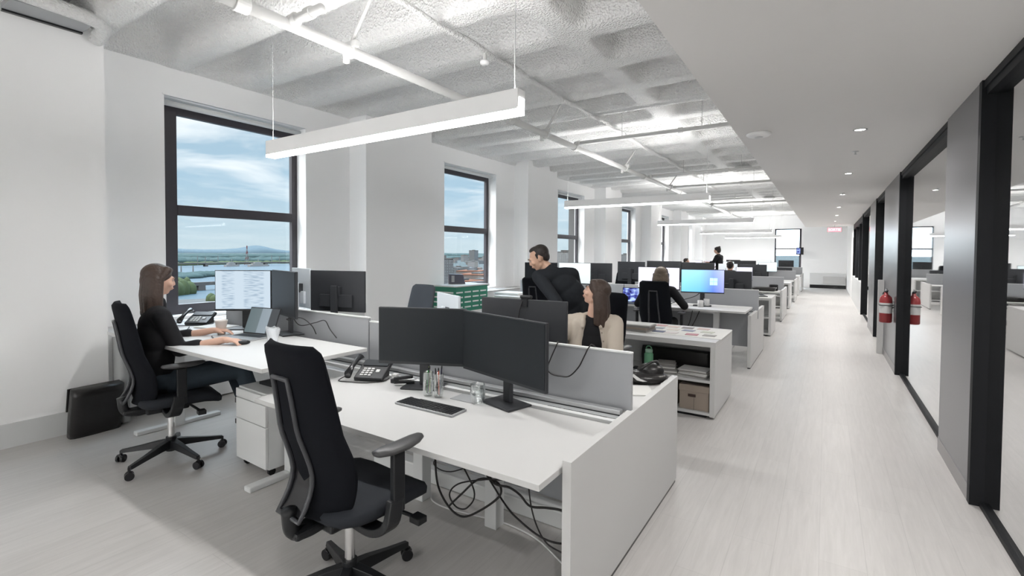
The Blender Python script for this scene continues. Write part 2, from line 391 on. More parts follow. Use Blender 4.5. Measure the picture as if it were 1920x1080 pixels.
# sprayed waffle ceiling
def ceiling():
    x0, x1, y0, y1 = XW - .05, -.5, YB, YE + .1
    nx, ny = 130, 1000
    rows = [(-5.66, -2.01), (-1.80, .9)]
    P = []
    def ss(t): t = max(0, min(1, t)); return t * t * (3 - 2 * t)
    for j in range(ny + 1):
        y = y0 + (y1 - y0) * j / ny
        # coffers open every .757 m
        u = ((y - 3.20) / .757) % 1.0 * .757
        wob = .015 * noise.noise(Vector((y * 1.7, 3, 0)))
        fy = ss((u + wob) / .08) * ss((.757 - .19 - u + wob) / .12)
        row = []
        for i in range(nx + 1):
            x = x0 + (x1 - x0) * i / nx
            fx = 0
            for a, b in rows: fx = max(fx, ss((x - a) / .16) * ss((b - x) / .11))
            n = noise.noise(Vector((x * 5, y * 5, 0))) * .008 + noise.noise(Vector((x * 17, y * 17, 2))) * .005
            row.append((x, y, ZC + .34 * fx * fy + n))
        P.append(row)
    o = MB().grid(P).build('ceiling', M['ceil'], smooth=True); struct(o)
    struct(box('ceiling_slab', M['ceil_flat'], XW - .6, XR, YB - .1, YE + .4, 3.78, 3.95))
ceiling()
struct(box('ceiling_soffit', M['ceil_flat'], XS, XR, YB, 21.9, ZS, 3.75))
struct(box('ceiling_end', M['ceil_flat'], XS, XR, 21.9, YE, 2.86, 3.75))

# end wall with its window, back wall, far side of the glazed offices
def end_wall():
    b = MB(); x0, x1, z0, z1 = -2.13, -1.0, .77, 2.80
    b.box(XW - .3, x0, YE, YE + .3, 0, 3.8); b.box(x1, XR, YE, YE + .3, 0, 3.8)
    b.box(x0, x1, YE, YE + .3, 0, z0); b.box(x0, x1, YE, YE + .3, z1, 3.8)
    struct(b.build('wall_end', M['wall']))
    f = MB(); f.box(x0, x0 + .06, YE + .1, YE + .16, z0, z1); f.box(x1 - .09, x1, YE + .1, YE + .16, z0, z1)
    f.box(x0, x1, YE + .1, YE + .16, z0, z0 + .05); f.box(x0, x1, YE + .1, YE + .16, z1 - .05, z1); f.box(x0, x1, YE + .1, YE + .17, 1.80, 1.86)
    fr = struct(f.build('window_7', M['darkframe']))
    box('pane', M['winglass'], x0, x1, YE + .125, YE + .13, z0, z1, fr)
end_wall()
ld = bpy.data.lights.new('window_portal', 'AREA'); ld.shape = 'RECTANGLE'; ld.size = 1.1; ld.size_y = 2.0; ld.cycles.is_portal = True
lo = bpy.data.objects.new('window_portal', ld); C.objects.link(lo); lo.location = (-1.56, YE - .02, 1.8); lo.rotation_euler = (-PI / 2, 0, 0)
def back_wall():
    b = MB(); b.box(XW - .6, -4.9, YB - .2, YB, 0, 3.8); b.box(.6, XR, YB - .2, YB, 0, 3.8); b.box(-4.9, .6, YB - .2, YB, 0, .7); b.box(-4.9, .6, YB - .2, YB, 2.6, 3.8)
    struct(b.build('wall_back', M['wall']))
    f = MB()
    for x in (-4.9, -3.1, -1.3, .5): f.box(x, x + .1, YB - .15, YB - .1, .7, 2.6)
    fr = struct(f.build('window_8', M['darkframe'])); box('pane', M['winglass'], -4.9, .6, YB - .13, YB - .125, .7, 2.6, fr)  # unseen window, added in the back wall to brighten the room
    ld = bpy.data.lights.new('window_portal', 'AREA'); ld.shape = 'RECTANGLE'; ld.size = 5.5; ld.size_y = 1.9; ld.cycles.is_portal = True
    lo = bpy.data.objects.new('window_portal', ld); C.objects.link(lo); lo.location = (-2.15, YB + .01, 1.65); lo.rotation_euler = (PI / 2, 0, 0)
    for a, c in WIN:
        ld = bpy.data.lights.new('window_portal', 'AREA'); ld.shape = 'RECTANGLE'; ld.size = 2.2; ld.size_y = c - a; ld.cycles.is_portal = True
        lo = bpy.data.objects.new('window_portal', ld); C.objects.link(lo); lo.location = (XW - .02, (a + c) / 2, 2.0); lo.rotation_euler = (0, -PI / 2, 0)
back_wall()
struct(box('wall_right_far', M['wall'], .80, .95, 21.0, YE, 0, 2.9))
struct(box('wall_right', M['wall'], XR, XR + .2, YB, YE, 0, 3.8))
t = thing('end_radiator_cover', 'long white radiator cover along the far end wall', 'radiator', (0, 0, 0))
box('casing', M['white2'], -.62, .78, 26.62, 26.99, .16, .70, t)
box('panel', M['white'], -.1, .74, 26.60, 26.62, .22, .56, t)
box('plinth', M['blackgloss'], -.62, .78, 26.70, 26.99, 0, .16, t)

# glazed office fronts on the right of the corridor
def post(y, x1=.93, x0=.778):
    struct(box('wall_right_post', M['blackwall'], x0, x1, y, y + .06, 0, ZS))
def solid(y0, y1, k):
    o = struct(box('wall_right_panel', M['panel'], .782, .90, y0 + .06, y1, .105, ZS))
    struct(box('baseboard_right', M['skirting'], .778, .90, y0 + .06, y1, 0, .105))
def glazing(y0, y1, head=2.53):
    g = struct(box('wall_right_glass', M['officeglass'], .848, .856, y0, y1, .03, head))
    b = MB(); b.box(.825, .88, y0, y1, 0, .03); b.box(.80, .90, y0, y1, head, ZS); b.box(.79, .80, y0, y1, head + .045, ZS)
    struct(b.build('trim_right', M['blackwall']))
glazing(YB, 4.06)
post(4.06); solid(4.06, 5.08, 0)
glazing(5.08, 7.95)
post(7.95, .905); solid(7.95, 9.9, 1)
glazing(9.9, 11.45)
post(11.45); solid(11.45, 12.95, 2)
glazing(12.95, 15.5)
post(15.5, .94)
struct(box('wall_right_low', M['white2'], .785, .93, 15.56, 21.0, 0, .82))
struct(box('trim_4', M['blackwall'], .80, .93, 15.56, 21.0, 2.45, ZS))
struct(box('wall_right_low_glass', M['officeglass'], .85, .858, 15.56, 21.0, .82, 2.45))
for y in (17.3, 19.1, 20.95): struct(box('trim_5', M['blackwall'], .80, .90, y, y + .05, .82, 2.45))
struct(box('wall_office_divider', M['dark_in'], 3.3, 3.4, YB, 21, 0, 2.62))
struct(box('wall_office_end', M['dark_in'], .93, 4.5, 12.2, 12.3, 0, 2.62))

# ================================================================ CEILING SERVICES
def pipe_main():
    t = thing('sprinkler_pipe', 'long white sprinkler main running the length of the ceiling', 'pipe', (0, 0, 0))
    MB().cyl((-3.12, YB, 3.1), (-3.12, YE, 3.1), .040, n=20).build('pipe', M['pipe'], t, smooth=True)
    for y in (1.66, 4.75, 6.5, 9.7, 12.6, 16.5, 20.2):
        MB().cyl((-3.12, y - .045, 3.1), (-3.12, y + .045, 3.1), .053, n=20).build('coupling', M['pipe'], t, bevel=.004)
    for y in (2.50, 5.6, 8.6, 11.6):
        b = MB(); b.cyl((-3.12, y - .012, 3.1), (-3.12, y + .012, 3.1), .058, n=20); b.box(-3.20, -3.04, y - .02, y + .02, 3.12, 3.17)
        b.box(-3.19, -3.15, y - .02, y + .02, 3.02, 3.14)
        h = b.build('hanger_clamp', M['greymetal'] if 0 else M['pipe'], t, bevel=.003)
        MB().cyl((-3.12, y, 3.15), (-2.86, y + .02, 3.52), .014, n=8).build('brace', M['pipe'], h)
pipe_main()
def branch(y, x0, x1, z, lab, r=.026):
    t = thing('branch_pipe', lab, 'pipe', (0, 0, 0))
    MB().cyl((x0, y, z), (x1, y, z), r, n=14).build('pipe', M['pipe'], t, smooth=True)
    b = MB(); b.cyl((x0 - .01, y, z - .01), (x0 + .07, y, z), r + .014, n=14); b.build('elbow', M['pipe'], t, smooth=True)
    for x in ((x0 + .7), (x0 + 1.75)):
        if x < x1: MB().cyl((x, y, z), (x, y, 3.5), .005, n=6).build('hanger_rod', M['pipe'], t)
    xc = x0 + (x1 - x0) * .62
    MB().cyl((xc - .03, y, z), (xc + .03, y, z), r + .010, n=14).build('coupling', M['pipe'], t, bevel=.002)
branch(2.0, -3.12, -2.78, 3.13, 'short white branch pipe close to the corner window', .03)
branch(6.48, -3.10, -.70, 3.15, 'white branch pipe crossing the ceiling just past the first hanging lamp')
branch(10.0, -3.12, -.70, 3.15, 'white branch pipe, second of those crossing to the corridor')
branch(11.9, -3.12, -.70, 3.15, 'white branch pipe, third of those crossing to the corridor')
branch(16.5, -3.12, -.70, 3.15, 'white branch pipe far down the room beyond the third hanging lamp')
branch(20.2, -3.12, -.70, 3.15, 'farthest white branch pipe crossing the ceiling')
def conduit():
    pts = []; y = YB
    while y < 15:
        pts.append((-2.655 + .012 * math.sin(y * 2.1), y, 3.385 + .012 * math.sin((y - 3.2) / .757 * 2 * PI)))
        y += .11
    o = MB().tube(pts, [.024 + .004 * noise.noise(Vector((p[1] * 4, 0, 0))) for p in pts], 10).build('conduit', M['ceil'], smooth=True)
    tag(o, 'thin paint-crusted conduit sagging under the coffered ceiling', 'conduit')
conduit()
for (x, y, lab) in ((-2.655, 3.62, 'round white smoke detector on the ceiling conduit above the first hanging lamp'), (-.52, 4.80, 'large round white dome on the flat corridor ceiling')):
    z = 3.30 if x < -1 else ZS
    r = .045 if x < -1 else .10
    t = thing('ceiling_dome', lab, 'detector', (x, y, z))
    MB().lathe([(r * .9, 0), (r, -.006), (r, -.016), (r * .85, -.028), (r * .4, -.036), (.001, -.037)], n=28).build('housing', M['lampwhite'], t, smooth=True)
    MB().lathe([(r * .35, -.034), (r * .35, -.039), (.001, -.040)], n=20).build('lens', M['white2'], t, smooth=True)
    if x < -1: MB().cyl((0, 0, 0), (0, 0, .10), .02).build('stem', M['pipe'], t)
for (x, y) in ((.233, 6.15), (.22, 10.17)):
    t = thing('ceiling_sprinkler', 'small white sprinkler rose in the corridor ceiling between downlights', 'sprinkler', (x, y, ZS), 0, 'corridor sprinkler heads')
    MB().lathe([(.03, 0), (.032, -.004), (.010, -.008), (.008, -.03), (.016, -.032), (.001, -.034)], n=16).build('rose', M['white2'], t, smooth=True)
for (x, y) in ((-1.50, 11.3), (-1.57, 17.6)):
    t = thing('round_lamp', 'small round lamp glowing among the coffers far down the room', 'lamp', (x, y, 3.38), 0, 'round lamps in the coffered ceiling')
    MB().lathe([(.16, .02), (.17, -.01), (.15, -.03), (.13, -.03)], n=28).build('ring', M['white'], t, smooth=True)
    MB().lathe([(.13, -.012), (.001, -.02)], n=28).build('diffuser', M['diff'], t)
# grille and lagged elbow beside the corner
t = thing('air_grille', 'dark recessed air grille where the left wall meets the ceiling', 'vent', (0, 0, 0))
box('recess', M['greymetal'], -5.33, -5.06, 1.02, 1.50, 3.385, 3.43, t)
box('shadow_gap', M['blackgloss'], -5.334, -5.30, 1.02, 1.50, 3.37, 3.387, t)
o = MB().tube(curve_pts([(-4.98, .6, 3.44), (-4.98, 1.1, 3.42), (-5.0, 1.45, 3.41), (-5.08, 1.57, 3.39), (-5.20, 1.58, 3.36), (-5.265, 1.575, 3.34)], 6), .055, 14).build('lagged_pipe', M['ceil'], smooth=True)
tag(o, 'plastered pipe elbow bending into the wall beside the dark grille', 'pipe')

# hanging linear lamps
def linear_lamp(y, x0, x1, lab, zb=2.30, power=11):
    t = thing('linear_lamp', lab, 'lamp', ((x0 + x1) / 2, y, zb), 0, None)
    h = (x1 - x0) / 2; w = .038
    b = MB(); b.box(-h, h, -w, -w + .004, .022, .13); b.box(-h, h, w - .004, w, .022, .13); b.box(-h, h, -w + .004, w - .004, .085, .09)
    b.box(-h - .003, -h, -w, w, 0, .13); b.box(h, h + .003, -w, w, .03, .13)
    b.build('housing', M['lampwhite'], t)
    MB().box(-h, h, -w, w, 0, .022).build('diffuser', M['diff'], t)
    MB().box(h + .003, h + .006, -w * .7, w * .7, 0, .085).build('end_diffuser', M['diff'], t)
    for s in (-1, 1):
        MB().cyl((s * (h - .04), 0, .10), (s * (h - .04), 0, (1.45 if y in (7.4, 19.2) else 1.11)), .0030 if s > 0 else .0012, n=6).build('suspension_cable', M['white2'], t)
    for nm, zz, rx, p in (('downward_lamp', -.004, 0, power), ('upward_lamp', .14, PI, power * 1.3)):
        ld = bpy.data.lights.new(nm, 'AREA'); ld.shape = 'RECTANGLE'; ld.size = (x1 - x0) - .05; ld.size_y = .07; ld.energy = p; ld.color = (1, .985, .97)
        lo = bpy.data.objects.new(nm, ld); C.objects.link(lo); lo.parent = t; lo.location = (0, 0, zz); lo.rotation_euler = (rx, 0, 0)
linear_lamp(2.24, -3.78, -1.40, 'long white hanging linear lamp above the nearest desks')
linear_lamp(7.40, -3.72, -1.42, 'white hanging linear lamp, second along the room', power=12)
linear_lamp(13.0, -3.78, -1.48, 'white hanging linear lamp, third along the room', power=17)
linear_lamp(19.2, -3.98, -1.60, 'white hanging linear lamp, fourth along the room', power=20)
linear_lamp(24.9, -4.05, -1.68, 'farthest white hanging linear lamp before the end wall', power=22)
linear_lamp(-3.2, -3.78, -1.40, 'white hanging linear lamp added unseen behind the viewpoint as fill', power=15)  # extra lamp out of view, added to raise the room's brightness
def downlight(y, i):
    labs = ['recessed corridor downlight nearest the viewpoint', 'recessed corridor downlight, second from the viewpoint', 'recessed corridor downlight, third from the viewpoint', 'recessed corridor downlight, fourth from the viewpoint']
    t = thing('downlight', labs[i] if 0 <= i < 4 else 'small recessed corridor downlight', 'downlight', (.222, y, ZS), 0, None if 0 <= i < 4 else 'distant corridor downlights')
    MB().lathe([(.052, -.001), (.052, -.006), (.040, -.006), (.036, -.001)], n=28).build('trim_ring', M['white'], t, smooth=True)
    MB().lathe([(.037, -.003), (.001, -.004)], n=24).build('lens', M['lamp'], t)
    ld = bpy.data.lights.new('spot_lamp', 'AREA'); ld.shape = 'DISK'; ld.size = .08; ld.energy = 8 if y < 9 else (12 if y < 14 else 17); ld.color = (1, .97, .94); ld.spread = math.radians(150)
    lo = bpy.data.objects.new('spot_lamp', ld); C.objects.link(lo); lo.parent = t; lo.location = (0, 0, -.012)
for i, y in enumerate((2.5, 5.1, 7.75, 10.4, 13.1, 15.8, 18.5, 21.2)): downlight(y, i)
for y in (-.1, -2.7): downlight(y, -1)  # two unseen downlights added behind the viewpoint for more light
def exit_sign():
    t = thing('exit_sign', 'red lit exit sign hanging from the corridor ceiling', 'sign', (.235, 20.9, 2.45))
    MB().box(-.225, .225, -.02, .02, -.085, .085).build('case', M['white2'], t, bevel=.006)
    f = mat('sign_red', (.8, .1, .12), .4, emit=(1, .25, .3), estr=.9)
    MB().box(-.205, .205, -.024, -.0205, -.068, .068).build('face', f, t)
    cu = bpy.data.curves.new('lettering', 'FONT'); cu.body = 'SORTIE'; cu.size = .115; cu.align_x = 'CENTER'; cu.align_y = 'CENTER'; cu.extrude = .001
    lo = bpy.data.objects.new('lettering', cu); C.objects.link(lo); lo.parent = t; lo.location = (0, -.0265, 0); lo.rotation_euler = (PI / 2, 0, 0)
    dg = bpy.context.evaluated_depsgraph_get(); me = bpy.data.meshes.new_from_object(lo.evaluated_get(dg)); bpy.data.objects.remove(lo)
    lo = bpy.data.objects.new('lettering', me); C.objects.link(lo); lo.parent = t; lo.location = (0, -.0265, 0); lo.rotation_euler = (PI / 2, 0, 0)
    me.materials.clear(); me.materials.append(mat('sign_white', (1, 1, 1), .4, emit=(1, .75, .78), estr=.9))
    MB().cyl((0, 0, .085), (0, 0, .17), .02).build('mount', M['white2'], t)
exit_sign()
def extinguisher():
    t = thing('fire_extinguisher', 'red fire extinguisher with white label on the graphite panel', 'extinguisher', (.70, 8.35, .63))
    MB().lathe([(.001, 0), (.062, 0), (.072, .012), (.073, .30), (.066, .345), (.040, .375), (.024, .385), (.022, .41), (.001, .41)], n=32).build('cylinder', M['red'], t, smooth=True)
    MB().lathe([(.0742, .13), (.0745, .13), (.0745, .27), (.0742, .27)], n=32, M=None).build('label_band', M['white'], t)
    b = MB(); b.cyl((0, 0, .40), (0, 0, .43), .02); b.box(-.012, .012, -.13, .02, .43, .445); b.box(-.012, .012, -.12, .02, .455, .468, Matrix.Rotation(.12, 4, 'X')); b.build('valve_handle', M['blackgloss'], t, bevel=.003)
    MB().tube(curve_pts([(0, .02, .42), (-.02, .09, .40), (-.03, .11, .30), (-.03, .095, .16)], 6), .008, 8).build('hose', M['black'], t, smooth=True)
    box('bracket', M['black'], .0, .08, -.03, .03, .20, .215, t)
    box('strap', M['black'], -.0755, .078, -.0755, .0755, .235, .243, t)
extinguisher()
o = box('narrow_board', M['white'], .70, .775, 9.55, 9.62, .0, 1.16); tag(o, 'narrow upright white board beside the fire extinguisher', 'board')
t = thing('hanging_display', 'small dark display mounted beside the end window', 'screen', (-1.04, 26.55, 1.72), 0)
box('housing', M['black'], -.15, .15, -.03, .03, -.17, .17, t); box('screen', M['scr_photo'], -.13, .02, -.034, -.031, -.13, .13, t); box('mount', M['black'], .10, .14, .03, .44, -.02, .02, t)
# ================================================================ OUTSIDE (20 floors below and beyond)
AL = .105
def omat(name, col, rough=.9, **k): return mat(name, tuple(c * AL for c in col), rough, spec=.05, **k)
GZ = -60
def facade(name, wall, glass, sx=3.4, sz=3.2):
    m = bpy.data.materials.new(name); m.use_nodes = True; nt = m.node_tree; N = nt.nodes; L = nt.links; b = N['Principled BSDF']; b.inputs['Roughness'].default_value = .7
    tc = N.new('ShaderNodeTexCoord'); sp = N.new('ShaderNodeSeparateXYZ'); L.new(tc.outputs['Object'], sp.inputs[0])
    ad = N.new('ShaderNodeMath'); L.new(sp.outputs['X'], ad.inputs[0]); L.new(sp.outputs['Y'], ad.inputs[1])
    cb = N.new('ShaderNodeCombineXYZ'); L.new(ad.outputs[0], cb.inputs[0]); L.new(sp.outputs['Z'], cb.inputs[1])
    br = N.new('ShaderNodeTexBrick'); L.new(cb.outputs[0], br.inputs[0]); br.offset = 0; br.inputs['Scale'].default_value = 1
    br.inputs['Brick Width'].default_value = sx; br.inputs['Row Height'].default_value = sz; br.inputs['Mortar Size'].default_value = .75; br.inputs['Mortar Smooth'].default_value = 0
    glass = [c * AL for c in glass]; wall = [c * AL for c in wall]; br.inputs['Color1'].default_value = (*glass, 1); br.inputs['Color2'].default_value = (*[c * 1.3 for c in glass], 1); br.inputs['Mortar'].default_value = (*wall, 1)
    L.new(br.outputs[0], b.inputs['Base Color']); return m
FAC = [facade('facade_grey', (.28, .30, .32), (.12, .15, .18)), facade('facade_pale', (.52, .53, .53), (.22, .26, .30)), facade('facade_brick', (.34, .24, .20), (.15, .17, .19)), facade('facade_dark', (.16, .18, .20), (.30, .34, .38), 2.6, 3)]
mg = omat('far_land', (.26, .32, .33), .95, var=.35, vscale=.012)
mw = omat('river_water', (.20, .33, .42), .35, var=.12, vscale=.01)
mt = omat('hazed_woods', (.17, .27, .27), .95, var=.35, vscale=.03)  # bluish haze of distance mixed into the woodland colour
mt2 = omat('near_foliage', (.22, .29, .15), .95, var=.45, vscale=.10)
mh = omat('hazed_hills', (.30, .42, .49), 1, var=.06, vscale=.001)  # atmospheric haze put into the hill colour as blue-grey
mc = omat('bridge_concrete', (.34, .34, .34), .8)
mlot = omat('rail_yard', (.36, .37, .37), .9, var=.15, vscale=.02)
struct(MB().prism([(-9, -900), (-9, 30000), (-30000, 30000), (-30000, -3000)], GZ - 1, GZ).build('ground_city', mg))
struct(MB().prism([(-640, -400), (-560, 330), (-1200, 1400), (-2480, 2060), (-2560, 1500), (-2620, 0), (-2600, -900)], GZ, GZ + .4).build('ground_river', mw))
struct(MB().prism([(-420, 60), (-420, 330), (-600, 334), (-655, 300), (-700, 200), (-690, 60)], GZ + .4, GZ + 1.2).build('ground_rail_yard', mlot))
def bank(name, lab, pts, h, w, m, seed, n=60):
    rnd = random.Random(seed); b = MB()
    for i in range(n):
        t = i / (n - 1) * (len(pts) - 1); k = min(int(t), len(pts) - 2); f = t - k
        x = pts[k][0] * (1 - f) + pts[k + 1][0] * f; y = pts[k][1] * (1 - f) + pts[k + 1][1] * f
        r = w * rnd.uniform(.7, 1.3)
        b.ball((x + rnd.uniform(-w, w), y + rnd.uniform(-w, w), GZ + h * .25), (r, r * 1.2, h * rnd.uniform(.55, 1)), 2)
    o = b.build(name, m, smooth=True); tag(o, lab, 'trees', kind='stuff'); return o
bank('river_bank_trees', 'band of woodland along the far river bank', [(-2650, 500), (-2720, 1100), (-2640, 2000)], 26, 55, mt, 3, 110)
bank('hazed_woods', 'haze-tinted woodland stretching to the horizon past the river', [(-4200, 900), (-4300, 2000), (-4200, 3200)], 34, 160, mt, 4, 90)
bank('bank_trees', 'strip of green trees behind the upper bridge', [(-2200, 880), (-2300, 1250), (-2260, 1700)], 13, 22, mt2, 5, 90)
bank('island_trees', 'wooded strip in the river between the two bridges', [(-1180, 470), (-1240, 560), (-1280, 700)], 11, 22, mt, 6, 60)
bank('yard_trees', 'yellow-green trees beside the rail yard under the corner window', [(-738, 302), (-750, 316), (-770, 326)], 20, 8, mt2, 8, 16)
bank('quay_shrubs', 'low green shrubs at the water edge by the lower bridge', [(-620, 296), (-600, 318)], 9, 5, mt2, 9, 16)
def hill(name, lab, x, y, r, h):
    prof = [(r * (1 - t), h * (t * t * (3 - 2 * t))) for t in [i / 12 for i in range(13)]]
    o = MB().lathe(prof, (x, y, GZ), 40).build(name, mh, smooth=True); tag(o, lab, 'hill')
def ridge():
    P = []
    for i in range(81):
        y = 2500 + i * 120; h = 50 + 95 * math.exp(-((y - 8150) / 480) ** 2) + 40 * math.exp(-((y - 7800) / 1500) ** 2) + 60 * math.exp(-((y - 5500) / 600) ** 2) + 8 * noise.noise(Vector((y / 300, 0, 0)))
        P.append([(-13800, y, GZ), (-14200, y, GZ + h * .8), (-14500, y, GZ + 1.25 * h), (-15000, y, GZ)])
    o = MB().grid(P).build('far_hill', mh, smooth=True, solid=2); tag(o, 'haze-tinted blue hill range on the horizon with one rounded peak behind the mast', 'hill')
ridge()
def bridge(lab, x, y0, y1, z, dx, step, w=14):
    t = thing('river_bridge', lab, 'bridge', (x, y0, 0)); L = y1 - y0
    b = MB(); b.prism([(-w / 2, 0), (w / 2, 0), (w / 2 + dx, L), (-w / 2 + dx, L)], z - 5, z); b.build('deck', mc, t)
    k = step * .5
    while k < L:
        xx = dx * k / L
        MB().box(xx - w * .5, xx + w * .5, k - 5, k + 5, GZ, z - 4.9).build('pier', mc, t)
        k += step
bridge('long low road bridge crossing the river near the ships', -2030, 640, 1800, GZ + 15, 60, 116, 18)
bridge('nearer low bridge ending by the rail yard', -800, 250, 900, GZ + 13, -40, 46, 10)
def mast(x, y, h, m1, m2, lab):
    t = thing('lattice_mast', lab, 'mast', (x, y, GZ)); n = 7
    for i in range(n):
        z0, z1 = h * i / n, h * (i + 1) / n; w0 = 7 * (1 - i / n) ** 1.6 + 1; w1 = 7 * (1 - (i + 1) / n) ** 1.6 + 1
        b = MB()
        for sx in (-1, 1):
            for sy in (-1, 1):
                b.cyl((sx * w0, sy * w0, z0), (sx * w1, sy * w1, z1), .55, n=6)
            b.cyl((sx * w0, -w0, z0), (sx * w1, w1, z1), .4, n=5); b.cyl((-w0, sx * w0, z0), (w1, sx * w1, z1), .4, n=5)
        b.build('lattice_section', m1 if i % 2 == 0 else m2, t)
mast(-2111, 1142, 84, omat('mast_red', (.55, .10, .08), .6), omat('mast_white', (.75, .75, .75), .6), 'red and white lattice mast standing by the river')
mp = omat('pylon_grey', (.55, .57, .58), .6)
for i, (x, y, h) in enumerate(((-2190, 980, 42), (-2190, 1010, 36), (-2220, 1075, 42), (-2240, 1330, 44), (-2240, 1370, 38), (-2260, 1560, 48), (-1240, 520, 26), (-1240, 545, 26), (-1220, 480, 28), (-2160, 800, 46))):
    t = thing('light_pole', 'thin pale pole rising from the woods by the river', 'pole', (x, y, GZ), 0, 'distant riverside poles')
    MB().cyl((0, 0, 0), (0, 0, h), 2.0, 1.2, 6).build('shaft', mp, t)
def ship(x, y, L, lab):
    t = thing('white_ship', lab, 'ship', (x, y, GZ + .4), .2)
    ms = omat('ship_white', (.85, .85, .85), .5)
    MB().prism([(-7, -L / 2), (7, -L / 2), (7, L * .35), (0, L / 2), (-7, L * .35)], 0, 7).build('hull', ms, t)
    b = MB(); b.box(-5, 5, -L * .35, L * .15, 7, 13); b.box(-4, 4, -L * .25, L * .05, 13, 18); b.build('superstructure', ms, t)
    MB().cyl((0, -L * .05, 18), (0, -L * .05, 30), 1).build('funnel', ms, t)
ship(-1935, 990, 62, 'white ship with tall funnel moored below the upper bridge')
ship(-1885, 1068, 96, 'longer white ship moored beside the mast')
def building(name, lab, x, y, w, d, ztop, m, rz=0, group=None, roofm=None):
    t = thing(name, lab, 'building', (x, y, GZ), rz, group); h = ztop - GZ
    MB().box(-w / 2, w / 2, -d / 2, d / 2, 0, h).build('walls', m, t)
    MB().box(-w / 2 - .5, w / 2 + .5, -d / 2 - .5, d / 2 + .5, h, h + 1.2).build('parapet', roofm or mc, t)
    MB().box(-w * .15, w * .2, -d * .2, d * .15, h + 1.2, h + 4).build('roof_plant', mc, t)
building('tower_block', 'dark grey balconied tower close to the second window', -358, 409, 22, 22, -6, FAC[3], .9)
building('tower_block', 'lone slim tower on the skyline through the second window', -1900, 2480, 44, 40, 14, FAC[0])
building('office_block', 'white gridded office block seen through the third window', -400, 800, 60, 60, 3, FAC[1], .4)
building('office_block', 'grey block low in the fourth window', -420, 1190, 80, 40, -2, FAC[0], .5)
building('facade_wing', 'blank concrete wing of the neighbouring tower right outside the third window', -40, 92.5, 8, 7, 11, omat('concrete_wing', (.42, .42, .42), .9), 0)
mo = omat('orange_roof', (.55, .22, .12), .8); mrg = omat('roof_gravel', (.45, .47, .48), .9)
rnd = random.Random(11); PLACED = [(-355, 420), (-1900, 2430), (-400, 800), (-420, 1190), (-640, 850), (-770, 1000), (-720, 700)]
for i in range(130):
    a = rnd.uniform(1.02, 1.55); d = rnd.choice([rnd.uniform(420, 1000), rnd.uniform(900, 2600)])
    x = -d; y = d * a
    if any(math.hypot(x - q[0], y - q[1]) < 95 for q in PLACED): continue
    PLACED.append((x, y))
    h = rnd.uniform(8, 22) if rnd.random() < .85 else rnd.uniform(30, 48)
    building('city_block', 'distant city block in the view from the second window', x, y, rnd.uniform(30, 60), rnd.uniform(30, 65), GZ + h, FAC[rnd.choice([0, 1, 1, 2, 0])], rnd.uniform(0, 1.5), 'distant city blocks', rnd.choice([mrg, mrg, mc, mo]))
for i, (x, y) in enumerate(((-640, 850), (-770, 1000), (-720, 700))):
    building('orange_roofed_block', 'block with a bright orange roof in the city below the second window', x, y, 60, 90, GZ + 14, FAC[2], .4, 'orange-roofed blocks', mo)
bank('city_trees', 'dark green woods spread beyond the distant city blocks', [(-3100, 3300), (-3400, 4300), (-3800, 5400)], 22, 120, mt, 12, 110)
bank('skyline_woods', 'haze-tinted band of woods on the horizon through the second window', [(-5200, 4600), (-5000, 6500), (-4600, 8600)], 40, 220, mt, 13, 80)

